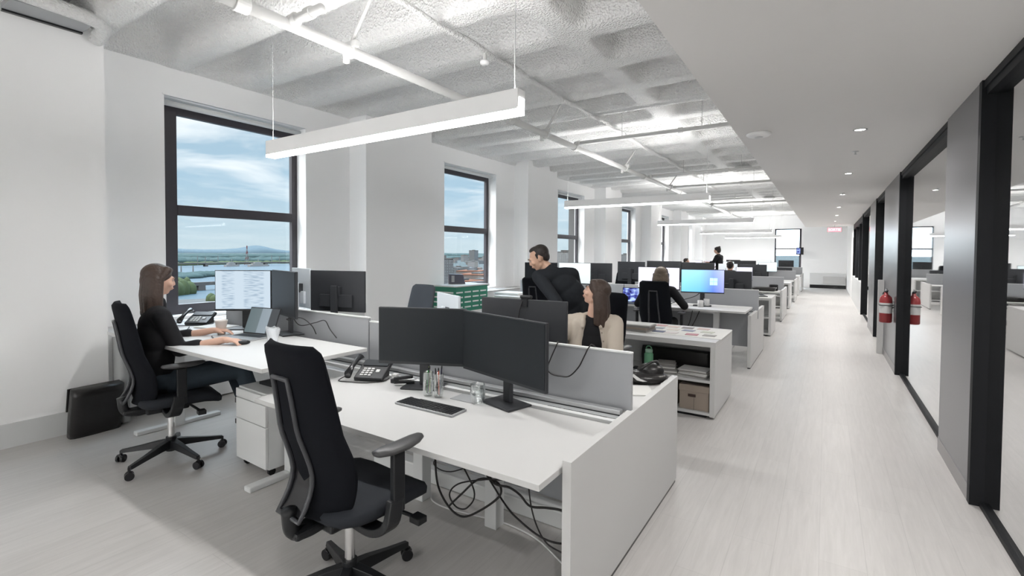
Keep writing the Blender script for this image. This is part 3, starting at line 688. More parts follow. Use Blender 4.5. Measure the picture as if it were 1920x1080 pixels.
# ================================================================ FURNITURE BUILDERS
def chair(lab, x, y, rz, seat_z=.50, fab='fabric', group=None, proto=None):
    if proto:
        t = dup(proto); t.location = (x, y, 0); t.rotation_euler = (0, 0, rz); tag(t, lab)
        if group: t['group'] = group
        return t
    t = thing('office_chair', lab, 'chair', (x, y, 0), rz, group); F = M[fab]; K = M['black']
    b = MB()
    for k in range(5):
        a = 2 * PI * k / 5 + PI / 2; c, s = math.cos(a), math.sin(a)
        pts = [(c * r, s * r, z) for r, z in ((.02, .125), (.10, .118), (.22, .098), (.335, .080))]
        rings = []
        for (px, py, pz), (hw, hh) in zip(pts, ((.032, .030), (.028, .024), (.022, .016), (.017, .012))):
            rings.append([b.bm.verts.new((px - s * dx * hw, py + c * dx * hw, pz + dz * hh)) for dx, dz in ((-1, -1), (1, -1), (.7, 1), (-.7, 1))])
        b.skinrings(rings)
    b.cyl((0, 0, .07), (0, 0, .175), .036, .034, 20)
    b.build('star_base', K, t, bevel=.003)
    for k in range(5):
        a = 2 * PI * k / 5 + PI / 2; c, s = math.cos(a), math.sin(a); a2 = a + 1.0 + k; c2, s2 = math.cos(a2), math.sin(a2)
        cb = MB(); px, py = c * .335, s * .335
        for sgn in (-1, 1):
            q = Vector((px, py, .028)) + Vector((c2, s2, 0)) * .007 * sgn
            cb.cyl(q, q + Vector((c2, s2, 0)) * .017 * sgn, .028, n=16)
        cb.cyl((px, py, .03), (px, py, .085), .009, n=8)
        cb.ball((px, py, .046), (.022, .022, .016), 1)
        cb.build('caster', M['blackgloss'], t, bevel=.002)
    cb = MB(); cb.cyl((0, 0, .17), (0, 0, seat_z - .09), .022, n=16); cb.build('gas_lift', M['chrome'], t, smooth=False)
    # under-seat mechanism and lever
    mb = MB(); mb.box(-.10, .10, -.16, .10, seat_z - .115, seat_z - .062); mb.box(-.05, .05, -.28, -.14, seat_z - .105, seat_z - .07); mb.build('tilt_mechanism', K, t, bevel=.012)
    lv = MB(); lv.cyl((.08, .10, seat_z - .09), (.30, .13, seat_z - .10), .009, n=8); lv.box(.27, .33, .105, .155, seat_z - .118, seat_z - .088); lv.build('lever', K, t, bevel=.004)
    # seat cushion
    rings = []; sb = MB(); n = 28
    def outline(k, sc_, z):
        out = []
        for i in range(n):
            a = 2 * PI * i / n; ca, sa = math.cos(a), math.sin(a)
            r = (abs(ca) ** 4 + abs(sa) ** 4) ** (-.25)
            px = ca * r * .262 * sc_; py = sa * r * .255 * sc_ + .05
            zz = z + (-.030 * max(0, (py - .14) / .13) ** 2 if py > .14 else 0) + .012 * (px / .245) ** 2
            out.append(sb.bm.verts.new((px, py, zz)))
        return out
    for sc_, dz in ((.70, -.062), (.93, -.060), (1.0, -.044), (1.01, -.020), (.97, -.003), (.80, .004), (.4, .002)):
        rings.append(outline(0, sc_, seat_z + dz))
    sb.skinrings(rings); sb.build('seat', M['seat_fabric'] if fab == 'fabric' else F, t, smooth=True)
    # backrest
    zb, zt = seat_z - .03, seat_z + .70
    def yc(v): return -.215 + .045 * math.sin(min(1, v / .5) * PI) * (1 - v) - .095 * v ** 1.5
    def hw(v):
        base = .175 + .062 * math.sin(min(1, v / .62) * PI * .5 + 0) if v < .35 else .175 + .062 * math.sin(min(1, .35 / .62) * PI * .5) - (v - .35) * .045
        return base
    def wing(v): return .085 * (1 - .55 * v)
    bb = MB(); rings = []; mm = 12
    NV = 26
    for j in range(NV + 1):
        v = j / NV; z = zb + (zt - zb) * v; w = hw(v); th = .058
        if v < .04: th *= .5; 
        if v > .90: q_ = (v - .90) / .10; w *= math.sqrt(max(.0, 1 - .36 * q_ ** 4)); z -= .012 * q_; th *= 1 - .75 * q_ ** 4
        ring = []
        for i in range(mm + 1):
            s = -1 + 2 * i / mm; ring.append((w * s, yc(v) + wing(v) * abs(s) ** 2.2 - th * .5 * (1 - .75 * abs(s) ** 6), z))
        for i in range(mm, -1, -1):
            s = -1 + 2 * i / mm; ring.append((w * s * .985, yc(v) + wing(v) * abs(s) ** 2.2 + th * .5 * (1 - .75 * abs(s) ** 6), z))
        rings.append([bb.bm.verts.new(p) for p in ring])
    bb.skinrings(rings); back = bb.build('backrest', F, t, smooth=True)
    # spine slot on the rear face
    v0, v1 = .03, .80
    def rear(s, v): return yc(v) + wing(v) * abs(s) ** 2.2 - .029 * (1 - .75 * abs(s) ** 6)
    L_, R_ = [], []
    for j in range(15):
        v = v0 + (v1 - v0) * j / 14; w = .078 - .026 * (j / 14); fl = .055 * max(0, 1 - j / 4.5) ** 1.6
        z = zb + (zt - zb) * v
        L_.append(Vector((-w, rear(w / hw(v), v) - .008 - fl, z))); R_.append(Vector((w, rear(w / hw(v), v) - .008 - fl, z)))
    loop = L_ + R_[::-1]
    MB().tube(loop, .010, 8, closed=True).build('spine_frame', M['slot'], back, smooth=True)
    MB().grid([[l + Vector((0, .006, 0)), (l + r) / 2 + Vector((0, .010, 0)), r + Vector((0, .006, 0))] for l, r in zip(L_, R_)]).build('spine_recess', M['blackgloss'], back, smooth=True)
    sp = MB(); sp.tube(curve_pts([(0, -.10, seat_z - .09), (0, -.20, seat_z - .10), (0, -.268, seat_z - .075), (0, -.285, seat_z + .02)], 6), .030, 10); sp.build('back_bracket', K, t, smooth=True)
    # arms
    az = seat_z + .25
    for s in (-1, 1):
        ar = MB(); pts = curve_pts([(s * .08, -.03, seat_z - .10), (s * .22, -.03, seat_z - .105), (s * .298, -.02, seat_z - .06), (s * .305, 0, seat_z + .04)], 6)
        rings = []
        for i, p in enumerate(pts):
            f = i / (len(pts) - 1); wy = .040 - .006 * f; wx = .017
            if i == 0: d = (pts[1] - p).normalized()
            else: d = (p - pts[i - 1]).normalized()
            nrm = Vector((-d.z, 0, d.x)).normalized()
            rings.append([ar.bm.verts.new(p + nrm * (wx * a_) + Vector((0, wy * b_, 0))) for a_, b_ in ((-1, -1), (1, -1), (1, 1), (-1, 1))])
        ar.skinrings(rings)
        arm = ar.build('armrest', K, t, bevel=.006)
        po = MB(); po.box(s * .305 - .014, s * .305 + .014, -.030, .030, seat_z - .02, az - .02, Matrix.Translation((0, .012, 0))); po.build('post', K, arm, bevel=.006)
        pd = MB(); rings = []
        for yy, w2, h2, dx in ((-.125, .012, .006, 0), (-.115, .030, .012, 0), (-.06, .044, .018, 0), (.02, .046, .018, 0), (.085, .040, .016, -.006), (.125, .026, .011, -.012), (.138, .008, .004, -.014)):
            rings.append([pd.bm.verts.new((s * (.305 + dx) + w2 * math.cos(2 * PI * i / 16), yy + .02, az + h2 * math.sin(2 * PI * i / 16) + .006 * (yy / .13) ** 2)) for i in range(16)])
        pd.skinrings(rings); pd.build('arm_pad', M['padgrey'], arm, smooth=True)
    return t

def monitor(lab, xl, yl, xr, yr, zc, zdesk, kind=None, h=.36, silver=False, base=True, group=None, face=1):
    """display spanning (xl,yl)-(xr,yr); its front looks toward -y of its own frame (face=1) or +y (face=-1)"""
    w = math.hypot(xr - xl, yr - yl); a = math.atan2(yr - yl, xr - xl)
    if face < 0: a += PI
    t = thing('monitor', lab, 'monitor', ((xl + xr) / 2, (yl + yr) / 2, zdesk), a, group)
    z0, z1 = zc - zdesk - h / 2, zc - zdesk + h / 2; hm = M['frost_back'] if silver else M['bezel']
    b = MB(); b.box(-w / 2, w / 2, .0, .022, z0, z1); b.box(-w * .3, w * .3, .022, .045, z0 + .04, z0 + h * .42); hb = b.build('housing', hm, t, bevel=.004)
    sm = M['scr_' + kind] if kind else M['off']
    s = MB().box(-w / 2 + .007, w / 2 - .007, -.0035, -.0005, z0 + .018, z1 - .007).build('screen', sm, t)
    if kind == 'blue':
        for i in range(2):
            for j in range(2):
                MB().box(.10 + i * .052, .148 + i * .052, -.0045, -.0037, zc - zdesk - .05 + j * .052, zc - zdesk - .002 + j * .052).build('window_logo', M['logo'], s)
    if base:
        hn = zc - zdesk
        MB().box(-.032, .032, .048, .072, .012, hn + .05).build('stand_neck', hm if silver else M['bezel'], t, bevel=.004)
        MB().box(-.125, .125, -.045, .130, .0, .012).build('stand_base', M['bezel'], t, bevel=.004)
        MB().box(-.05, .05, .020, .052, hn - .04, hn + .04).build('mount_plate', M['bezel'], t)
    return t
M['frost_back'] = mat('silver_housing', (.62, .66, .70), .35)
M['logo'] = mat('logo_glow', (.5, .7, 1), .5, emit=(.22, .55, .95), estr=1)

def desk(lab, x0, x1, y0, y1, z, inset=.42, group=None, feet=True, ly=-.03):
    t = thing('desk', lab, 'desk', ((x0 + x1) / 2, (y0 + y1) / 2, 0), 0, group); w = (x1 - x0) / 2; d = (y1 - y0) / 2
    MB().box(-w, w, -d, d, z - .026, z).build('desktop', M['white'], t, bevel=.002)
    for s in (-1, 1):
        lx = s * (w - inset)
        l = MB().box(lx - .04, lx + .04, ly, ly + .08, .0, z - .03).build('leg', M['white2'], t, bevel=.004)
        if feet: MB().box(lx - .035, lx + .035, -d * .80, d * .92, .0, .035).build('foot', M['white2'], l, bevel=.008)
        MB().box(lx - .03, lx + .03, -d * .8, d * .8, z - .056, z - .026).build('bracket', M['white2'], l)
    MB().box(-(w - inset), w - inset, ly + .02, ly + .06, z - .09, z - .03).build('crossbar', M['white2'], t)
    return t
def end_panel(lab, x0, x1, y0, y1, zt, group=None):
    t = thing('desk_end_panel', lab, 'panel', (x0, y0, 0), 0, group)
    MB().box(0, x1 - x0, 0, y1 - y0, .018, zt).build('board', M['white'], t, bevel=.0015)
    MB().box(.002, x1 - x0 - .002, .02, y1 - y0 - .02, .0, .018).build('plinth_strip', M['blackgloss'], t)
    return t
def divider(lab, x0, x1, y, z0, z1, group=None):
    t = thing('desk_screen', lab, 'screen', ((x0 + x1) / 2, y, 0), 0, group); w = (x1 - x0) / 2
    MB().box(-w, w, -.012, .012, z0, z1).build('panel', M['grey_screen'], t, bevel=.002)
    MB().box(-w, w, -.014, .014, z1, z1 + .008).build('top_trim', M['white2'], t)
    return t
def rail(lab, x0, x1, y, z, group=None):
    t = thing('cable_rail', lab, 'rail', ((x0 + x1) / 2, y, 0), 0, group); w = (x1 - x0) / 2
    MB().box(-w, w, -.045, .0, z - .012, z + .035).build('profile', M['alu'], t, bevel=.003)
    MB().box(-w, w, -.085, -.047, z - .03, z - .012).build('tray', M['white2'], t)
    MB().box(-w, w, -.047, -.0455, z + .008, z + .014).build('slot', M['black'], t)
    MB().box(-w, w, .03, .12, z - .16, z - .10).build('beam', M['white2'], t)
    return t
def bookcase(lab, x0, x1, y0, y1, zt, full=True, group=None):
    t = thing('low_bookcase', lab, 'bookcase', (x0, y0, 0), 0, group); W_, D_ = x1 - x0, y1 - y0
    b = MB(); b.box(0, W_, 0, D_, zt - .05, zt); b.build('top', M['white'], t, bevel=.002)
    MB().box(W_ - .045, W_, 0, D_, .02, zt - .05).build('side_panel', M['white'], t, bevel=.002)
    MB().box(0, .03, 0, D_, .02, zt - .05).build('side_panel', M['white'], t, bevel=.002)
    MB().box(.03, W_ - .045, .0, D_ * .52, .335, .36).build('shelf', M['white'], t, bevel=.002)
    MB().box(.03, W_ - .045, .0, D_, .03, .055).build('bottom', M['white'], t, bevel=.002)
    MB().box(.03, W_ - .045, D_ * .52, D_ * .54, .055, zt - .05).build('back_panel', M['white2'], t)
    MB().box(W_ * .46, W_ * .46 + .02, .01, D_ * .52, .055, .335).build('partition', M['white'], t)
    MB().box(W_ * .05, W_ - .08, .03, D_ - .03, .0, .03).build('glide_strip', M['blackgloss'], t)
    return t

# ================================================================ BENCH 1
end_panel('white end panel of the nearest desk cluster, facing the aisle', -.868, -.828, 1.72, 3.36, .722)
desk('white desk with keyboard and two dark monitors nearest the viewpoint', -2.79, -.875, 1.545, 2.30, .69, inset=.68, feet=False, ly=.27)
desk('raised white desk by the corner window where the person in black types', -5.13, -2.77, 1.58, 2.36, .855, inset=.32)
desk('white desk facing the nearest one across the grey screen', -2.79, -.875, 2.62, 3.36, .69)
desk('white desk facing the raised one, nearer the windows', -5.00, -2.83, 2.62, 3.36, .69)
divider('long grey translucent screen on the nearest desk cluster, aisle end', -2.87, -.845, 2.48, .715, 1.022)
divider('grey translucent screen on the nearest desk cluster, window end', -4.95, -2.885, 2.48, .715, 1.048)
rail('aluminium cable rail along the back of the nearest desk', -2.79, -.88, 2.44, .70)
rail('aluminium cable rail behind the raised desk', -4.9, -2.85, 2.44, .70)
PROTO = chair('black high-backed office chair seen from behind, pushed up to the nearest desk', -1.765, 1.405, math.radians(-3))
chair('black office chair occupied by the long-haired person in black', -4.05, 1.62, math.radians(-12), proto=PROTO)
chair('black office chair under the person in the beige overshirt', -1.72, 3.98, math.radians(170), proto=PROTO)
ch = chair('charcoal office chair rising behind the grey screen by the windows', -3.78, 3.72, math.radians(172), fab='fabric_grey')
monitor('switched-off wide monitor nearest the aisle on the nearest desk', -1.868, 2.335, -1.175, 2.135, 1.015, .69, h=.362)
monitor('switched-off monitor beside the wide one on the nearest desk', -2.387, 2.125, -1.858, 2.352, 1.02, .69, h=.36)
monitor('lit monitor with a white document in front of the corner window', -4.50, 2.15, -4.12, 2.44, 1.20, .855, 'doc', h=.36)
monitor('switched-off monitor turned edgewise at the end of the raised desk', -4.07, 2.42, -3.50, 2.27, 1.20, .855, h=.375)
monitor('dark monitor seen from the back over the grey screen by the windows', -3.846, 2.66, -3.30, 2.80, 1.205, .69, h=.355, face=-1)
monitor('pale silver monitor seen from the back, nearest the corner window', -4.24, 2.74, -3.88, 2.68, 1.215, .69, h=.36, silver=True, face=-1)
monitor('dark monitor seen from the back with a webcam clipped on top', -2.10, 2.86, -1.43, 2.90, 1.05, .69, h=.355, face=-1)
monitor('pale silver display standing in front of the green crate', -2.86, 3.24, -2.44, 3.02, 1.05, .69, h=.30, silver=True, face=-1)
# ================================================================ THINGS ON AND AROUND BENCH 1
def keyboard(lab, x, y, z, rz=0):
    t = thing('keyboard', lab, 'keyboard', (x, y, z), rz)
    MB().box(-.207, .207, -.064, .064, 0, .012).build('body', M['greymetal'], t, bevel=.003)
    b = MB()
    for r in range(5):
        for c in range(17):
            b.box(-.199 + c * .0236, -.199 + c * .0236 + .0196, -.056 + r * .0196, -.056 + r * .0196 + .0162, .012, .0155)
    b.box(-.199, .199, .045, .058, .012, .0145)
    b.build('keys', M['black'], t); box('power_key', M['white'], -.17, -.12, .047, .056, .0145, .0165, t)
keyboard('dark compact keyboard lying on the nearest desk', -1.823, 1.990, .69, .012)
def phone(lab, x, y, z, rz):
    t = thing('desk_phone', lab, 'telephone', (x, y, z), rz)
    T = Matrix.Rotation(math.radians(24), 4, 'X')
    MB().box(-.07, .13, -.10, .10, .0, .028, T @ Matrix.Translation((0, 0, .045))).build('body', M['black'], t, bevel=.006)
    MB().box(-.05, .10, -.02, .07, 0, .06).build('foot_stand', M['black'], t)
    MB().box(-.055, .12, .030, .092, .029, .034, T @ Matrix.Translation((0, 0, .045))).build('display', M['off'], t)
    k = MB()
    for i in range(3):
        for j in range(4):
            k.box(-.035 + i * .028, -.015 + i * .028, -.075 + j * .022, -.063 + j * .022, .028, .033, T @ Matrix.Translation((0, 0, .045)))
    k.build('number_keys', M['white'], t)
    MB().box(.060, .085, -.035, -.010, .028, .033, T @ Matrix.Translation((0, 0, .045))).build('menu_key', M['white'], t)
    h = MB()
    pts = [T @ Matrix.Translation((0, 0, .045)) @ Vector(p) for p in ((-.105, -.105, .035), (-.105, -.09, .052), (-.105, -.03, .060), (-.105, .05, .060), (-.105, .095, .052), (-.105, .115, .033))]
    rings = []
    for i, p in enumerate(pts):
        wv, hv = ((.022, .010), (.028, .020), (.018, .013), (.018, .013), (.028, .020), (.022, .010))[i]
        rings.append([h.bm.verts.new(p + Vector((math.cos(2 * PI * k_ / 12) * wv, 0, math.sin(2 * PI * k_ / 12) * hv))) for k_ in range(12)])
    h.skinrings(rings).build('handset', M['blackgloss'], t, smooth=True)
    c = curve_pts([(-.13, -.10, .03), (-.17, -.11, .008), (-.15, -.15, .006), (-.05, -.16, .006), (.05, -.155, .006), (.13, -.10, .006), (.14, -.02, .006)], 6)
    MB().tube(c, .0035, 6).build('cord', M['cable'], t, smooth=True)
phone('black desk phone with tilted keypad on the nearest desk', -2.60, 2.25, .69, math.radians(24))
phone('black desk phone on the raised desk near the corner window', -4.99, 2.43 - .19, .855, math.radians(38))
def tumbler(name, lab, x, y, z, r, h, pens=False):
    t = thing(name, lab, 'cup', (x, y, z))
    MB().lathe([(.001, 0), (r * .82, 0), (r, .01), (r * 1.05, h * .5), (r, h), (r * .94, h), (r * .97, h * .5), (r * .9, .014), (.001, .012)], n=28).build('glass', M['drink'], t, smooth=True)
    return t
tumbler('drinking_glass', 'empty stemless glass beside the base of the wide monitor', -1.655, 2.205, .69, .042, .105)
tumbler('pen_glass', 'tall glass full of pens behind the keyboard, nearer the phone', -1.985, 2.150, .69, .030, .145)
tumbler('pen_glass', 'tall glass full of pens behind the keyboard, nearer the wide monitor', -1.915, 2.165, .69, .028, .140)
for i, (dx, dy, c, gl) in enumerate(((-1.995, 2.150, (.05, .25, .08), 0), (-1.978, 2.140, (.1, .1, .1), 0), (-1.985, 2.165, (.3, .4, .1), 0), (-1.925, 2.168, (.02, .02, .02), 1), (-1.908, 2.160, (.5, .1, .05), 1), (-1.915, 2.175, (.02, .02, .05), 1))):
    p = thing('pen', 'pen standing in one of the tall glasses behind the keyboard', 'pen', (dx, dy, .706), 0, 'pens in the two tall glasses')
    a = i * 1.3; tip = Vector((math.cos(a) * .014, math.sin(a) * .014, .155 + .008 * (i % 3)))
    MB().cyl((0, 0, 0), tip * .9, .0042, n=8).build('barrel', mat('pen_%d' % i, c, .4), p); MB().cyl(tip * .9, tip, .0044, .003, 8).build('cap', M['black'], p)
t = thing('stapler', 'black stapler on the foot of the second dark monitor', 'stapler', (-2.27, 2.235, .7035), math.radians(40))
MB().box(-.065, .065, -.016, .016, 0, .014).build('base', M['black'], t, bevel=.004); MB().box(-.065, .06, -.015, .015, .026, .045, Matrix.Rotation(-.10, 4, 'Y')).build('arm', M['blackgloss'], t, bevel=.006); box('hinge', M['black'], -.062, -.035, -.012, .012, .0, .035, t)
t = thing('adapter', 'small white plug adapter between the phone and the stapler', 'adapter', (-2.42, 2.30, .69), .3)
MB().box(-.02, .02, -.02, .02, 0, .04).build('body', M['white'], t, bevel=.004); box('pin', M['alu'], -.004, .004, -.032, -.02, .015, .02, t)
t = thing('dongle', 'small black charging brick in front of the plug adapter', 'adapter', (-2.36, 2.235, .69), .3)
MB().box(-.022, .022, -.014, .014, 0, .028).build('body', M['blackgloss'], t, bevel=.004); MB().tube(curve_pts([(0, .014, .012), (.02, .05, .005), (.07, .09, .004), (.10, .12, .004)], 5), .002, 6).build('lead', M['cable'], t)
o = MB().box(-.105, .075, -.06, .06, 0, .004).build('tablet', M['greymetal'], loc=(-1.73, 2.235, .69)); tag(o, 'thin grey tablet lying under the stemless glass', 'tablet')
for oo in bpy.data.objects:
    if oo.name == 'drinking_glass': oo.location.z = .6945
# webcam and its cable
t = thing('webcam', 'black webcam clipped on the back-turned monitor', 'webcam', (-1.745, 2.875, 1.227))
MB().box(-.045, .045, -.012, .02, .004, .028).build('body', M['black'], t, bevel=.008); box('clip', M['black'], -.025, .025, -.024, -.014, -.05, .006, t); box('hook', M['black'], -.02, .02, -.024, .0, .001, .005, t)
o = MB().tube(curve_pts([(-1.76, 2.85, 1.215), (-1.78, 2.84, 1.12), (-1.77, 2.84, 1.0), (-1.6, 2.75, .90), (-1.40, 2.60, .98), (-1.30, 2.50, 1.032), (-1.285, 2.466, 1.028), (-1.318, 2.459, .95), (-1.342, 2.459, .883), (-1.318, 2.459, .853), (-1.26, 2.459, .848), (-1.202, 2.459, .857), (-1.146, 2.459, .915), (-1.112, 2.459, .98), (-1.087, 2.466, 1.032), (-1.07, 2.50, 1.035), (-1.02, 2.62, .9), (-1.0, 2.7, .70)], 6), .0035, 8).build('webcam_cable', M['cable'], smooth=True)
tag(o, 'black cable looping over the grey screen at the aisle end', 'cable')
# cables and power brick under the nearest desk
def cab(lab, pts, r=.0045, m='cable', name='cable', cat='cable'):
    o = MB().tube(curve_pts(pts, 7), r, 8).build(name, M[m], smooth=True); tag(o, lab, cat)
cab('black cable hanging in a big loop under the nearest desk', [(-1.85, 2.05, .66), (-1.848, 2.06, .42), (-1.845, 2.08, .22), (-1.78, 2.1, .10), (-1.68, 2.1, .072), (-1.56, 2.1, .14), (-1.44, 2.12, .25), (-1.48, 2.15, .30), (-1.62, 2.17, .27), (-1.72, 2.14, .17), (-1.78, 2.1, .10)], .006)
cab('black cable coiled in a small ring under the nearest desk', [(-1.95, 2.12, .60), (-1.80, 2.15, .42), (-1.63, 2.14, .22), (-1.66, 2.12, .12), (-1.74, 2.12, .10), (-1.79, 2.12, .16), (-1.72, 2.12, .24), (-1.55, 2.14, .30), (-1.42, 2.16, .33), (-1.35, 2.2, .40)])
cab('black cable drooping from the tray to the aisle end panel', [(-1.60, 2.22, .60), (-1.58, 2.18, .40), (-1.50, 2.14, .30), (-1.38, 2.12, .31), (-1.30, 2.10, .30), (-1.24, 2.1, .26), (-1.14, 2.1, .28), (-1.04, 2.1, .29), (-.90, 2.12, .24)], .006)
cab('black cable sagging low beside the aisle end panel', [(-1.62, 2.2, .33), (-1.42, 2.14, .20), (-1.30, 2.1, .165), (-1.17, 2.1, .12), (-1.05, 2.1, .13), (-.96, 2.1, .20), (-.90, 2.12, .28)], .005)
cab('thin dark cable crossing behind the loops under the nearest desk', [(-1.98, 2.2, .55), (-1.88, 2.15, .40), (-1.92, 2.13, .30), (-1.80, 2.14, .28), (-1.62, 2.2, .36), (-1.40, 2.2, .45)], .0035)
cab('thin dark cable dropping from the power brick', [(-1.30, 2.22, .56), (-1.28, 2.15, .40), (-1.25, 2.12, .27), (-1.20, 2.1, .17), (-1.14, 2.1, .10), (-1.05, 2.1, .08)], .004)
cab('white cable trailing over the floor under the nearest desk', [(-2.35, 2.42, .06), (-2.22, 2.39, .012), (-2.10, 2.30, .006), (-2.02, 2.233, .006), (-1.90, 2.215, .006), (-1.773, 2.233, .006), (-1.60, 2.26, .006), (-1.466, 2.272, .006), (-1.28, 2.24, .006), (-1.12, 2.16, .006), (-.93, 2.05, .006)], .0045, 'cablewhite')
t = thing('power_brick', 'black power brick strapped under the nearest desktop', 'adapter', (-1.19, 2.08, .60)); MB().box(-.055, .055, -.03, .03, -.03, .03).build('body', M['greymetal'], t, bevel=.01); box('strap', M['black'], -.01, .01, -.032, .032, -.032, .064, t)
o = box('floor_duct', M['white2'], -2.75, -.90, 2.40, 2.50, 0, .10, bevel=.01); tag(o, 'white cable duct running along the floor beneath the grey screen', 'duct')
o = box('modesty_panel', M['grey_screen'], -2.75, -.90, 2.515, 2.535, .10, .52); tag(o, 'grey modesty board between the facing desks near the aisle', 'panel')
# raised desk: laptop, cups, mouse, stationery
def laptop(lab, x, y, z, rz, kind, w=.33, d=.22, ang=105, m='alu'):
    t = thing('laptop', lab, 'laptop', (x, y, z), rz)
    MB().box(-w / 2, w / 2, -d / 2, d / 2, 0, .014).build('base', M[m], t, bevel=.003)
    MB().box(-w / 2 + .02, w / 2 - .02, -.01, d / 2 - .02, .014, .0155).build('keys', M['black'], t)
    R = Matrix.Translation((0, d / 2, .014)) @ Matrix.Rotation(-math.radians(ang - 90), 4, 'X')
    l = MB().box(-w / 2, w / 2, 0, .006, 0, .225, R).build('lid', M['bezel'], t, bevel=.002)
    MB().box(-w / 2 + .008, w / 2 - .008, -.0015, -.0005, .010, .217, R).build('display', M['scr_' + kind], l)
laptop('open silver laptop in front of the person in black', -3.87, 2.09, .855, math.radians(12), 'laptop', .33, .20, 112)
t = thing('paper_cup', 'off-white paper cup left of the silver laptop', 'cup', (-4.21, 2.06, .855)); t['label'] = 'tapered off-white cup between the desk phone and the silver laptop'
MB().lathe([(.001, 0), (.028, 0), (.047, .115), (.049, .117), (.044, .113), (.026, .006), (.001, .005)], n=28).build('cup_body', M['pinkwhite'], t, smooth=True)
for (x, y, z, lab, rr, tw) in ((-3.60, 2.13, .855, 'clear plastic cup with a crumpled rim beyond the silver laptop', .042, .3), (-3.51, 2.10, .855, 'squashed clear plastic cup nearest the grey screen on the raised desk', .045, .8)):
    t = thing('plastic_cup', lab, 'cup', (x, y, z)); b = MB(); rings = []
    for i, (r, zz) in enumerate(((.026, 0), (.030, .03), (rr * .9, .07), (rr, .105))):
        rings.append([b.bm.verts.new(((r + .006 * math.sin(3 * a_ + i * tw * 3)) * math.cos(a_), (r + .006 * math.cos(2 * a_ + i * tw)) * math.sin(a_), zz + .006 * math.sin(4 * a_) * (i == 3))) for a_ in [2 * PI * k / 20 for k in range(20)]])
    b.skinrings(rings, caps=False); b.bm.faces.new(rings[0][::-1]); b.build('cup_body', M['frost'], t, smooth=True)
t = thing('mouse', 'small dark mouse under the hand of the person in black', 'mouse', (-3.625, 1.925, .857), -.4)
MB().ball((0, 0, .012), (.030, .052, .018), 2).build('shell', M['black'], t, smooth=True)
for (x, y, rz, L) in ((-4.72, 2.03, -.5, .17), (-4.60, 1.99, -.45, .15)):
    o = MB().cyl((-L / 2, 0, .005), (L / 2, 0, .005), .0045, n=8).build('pencil', M['black'], loc=(x, y, .857)); o.rotation_euler = (0, 0, rz)
    tag(o, 'thin dark pencil lying on the raised desk by the window', 'pencil', 'pencils on the raised desk')
o = MB().box(-.07, .07, -.004, .004, 0, .008).build('stylus', M['black'], loc=(-4.08, 1.93, .856)); o.rotation_euler = (0, 0, -.35); tag(o, 'short black stylus before the silver laptop', 'pen')
o = MB().box(-.15, .15, -.11, .11, 0, .012).build('notebook', M['paper'], loc=(-4.62, 2.22, .856)); o.rotation_euler = (0, 0, .2); tag(o, 'white notebook lying open between the phone and the lit monitor', 'notebook')
cab('black display lead curling below the edgewise monitor', [(-3.85, 2.42, 1.05), (-3.75, 2.38, .98), (-3.66, 2.30, 1.0), (-3.56, 2.36, 1.01), (-3.48, 2.40, .95), (-3.45, 2.42, .88)], .004)
cab('second black display lead looping beside the edgewise monitor', [(-3.70, 2.36, 1.03), (-3.55, 2.34, .955), (-3.42, 2.39, .98), (-3.34, 2.42, 1.0), (-3.30, 2.44, .93), (-3.22, 2.44, .87)], .004)
# pedestal
t = thing('drawer_pedestal', 'white three-drawer pedestal on castors under the raised desk', 'cabinet', (-3.345, 2.09, 0), math.radians(-2))
MB().box(-.20, .20, -.24, .27, .055, .575).build('body', M['white2'], t, bevel=.003)
for i, (z0, z1) in enumerate(((.505, .565), (.355, .50), (.065, .35))):
    d = MB().box(-.20, .20, -.262, -.242, z0, z1).build('drawer', M['white2'], t, bevel=.003)
    if i: MB().box(-.21, -.198, -.264, -.240, z1 - .045, z1 - .012).build('pull', M['black'], d)
    else: MB().cyl((.15, -.262, .535), (.15, -.272, .535), .008, n=12).build('lock', M['black'], d)
for sx in (-.16, .16):
    for sy in (-.2, .22):
        MB().cyl((sx - .01, sy, .027), (sx + .01, sy, .027), .026, n=14).build('castor', M['blackgloss'], t)
o = MB().box(-.15, .12, -.10, .10, 0, .02).build('document_folder', M['black'], loc=(-3.32, 2.06, .5755)); tag(o, 'flat black folder lying on the drawer pedestal', 'folder')
cab('dark lead dangling behind the drawer pedestal', [(-3.50, 2.40, .80), (-3.55, 2.42, .55), (-3.50, 2.44, .30), (-3.62, 2.40, .14), (-3.80, 2.38, .06)], .005)
cab('grey lead looping behind the drawer pedestal', [(-3.62, 2.42, .80), (-3.75, 2.40, .45), (-3.62, 2.36, .28), (-3.58, 2.34, .42), (-3.66, 2.38, .62)], .004, 'greymetal')
# backpack and folded item by the left wall
t = thing('backpack', 'black leather flap backpack leaning on the left wall', 'backpack', (-5.19, 1.505, 0), math.radians(-86)); Lm = Matrix.Rotation(math.radians(-11), 4, 'X')
def soft(x0, x1, y0, y1, z0, z1, n=8, M_=None, bul=.02):
    b = MB(); rings = []
    for j in range(n + 1):
        v = j / n; z = z0 + (z1 - z0) * v; k = 1 + (bul * 4) * v * (1 - v); rr = []
        for i in range(24):
            a = 2 * PI * i / 24; c, s = math.cos(a), math.sin(a); r = (abs(c) ** 5 + abs(s) ** 5) ** (-.2)
            rr.append(b.bm.verts.new(((x0 + x1) / 2 + c * r * (x1 - x0) / 2 * k, (y0 + y1) / 2 + s * r * (y1 - y0) / 2 * k, z)))
        rings.append(rr)
    b.skinrings(rings)
    if M_ is not None: bmesh.ops.transform(b.bm, matrix=M_, verts=b.bm.verts)
    return b
soft(-.175, .175, -.065, .055, .0, .41, M_=Lm).build('body', M['leather'], t, smooth=True)
MB().box(-.18, .18, -.078, -.064, .205, .405, Lm).build('flap', M['leather'], t, bevel=.005)
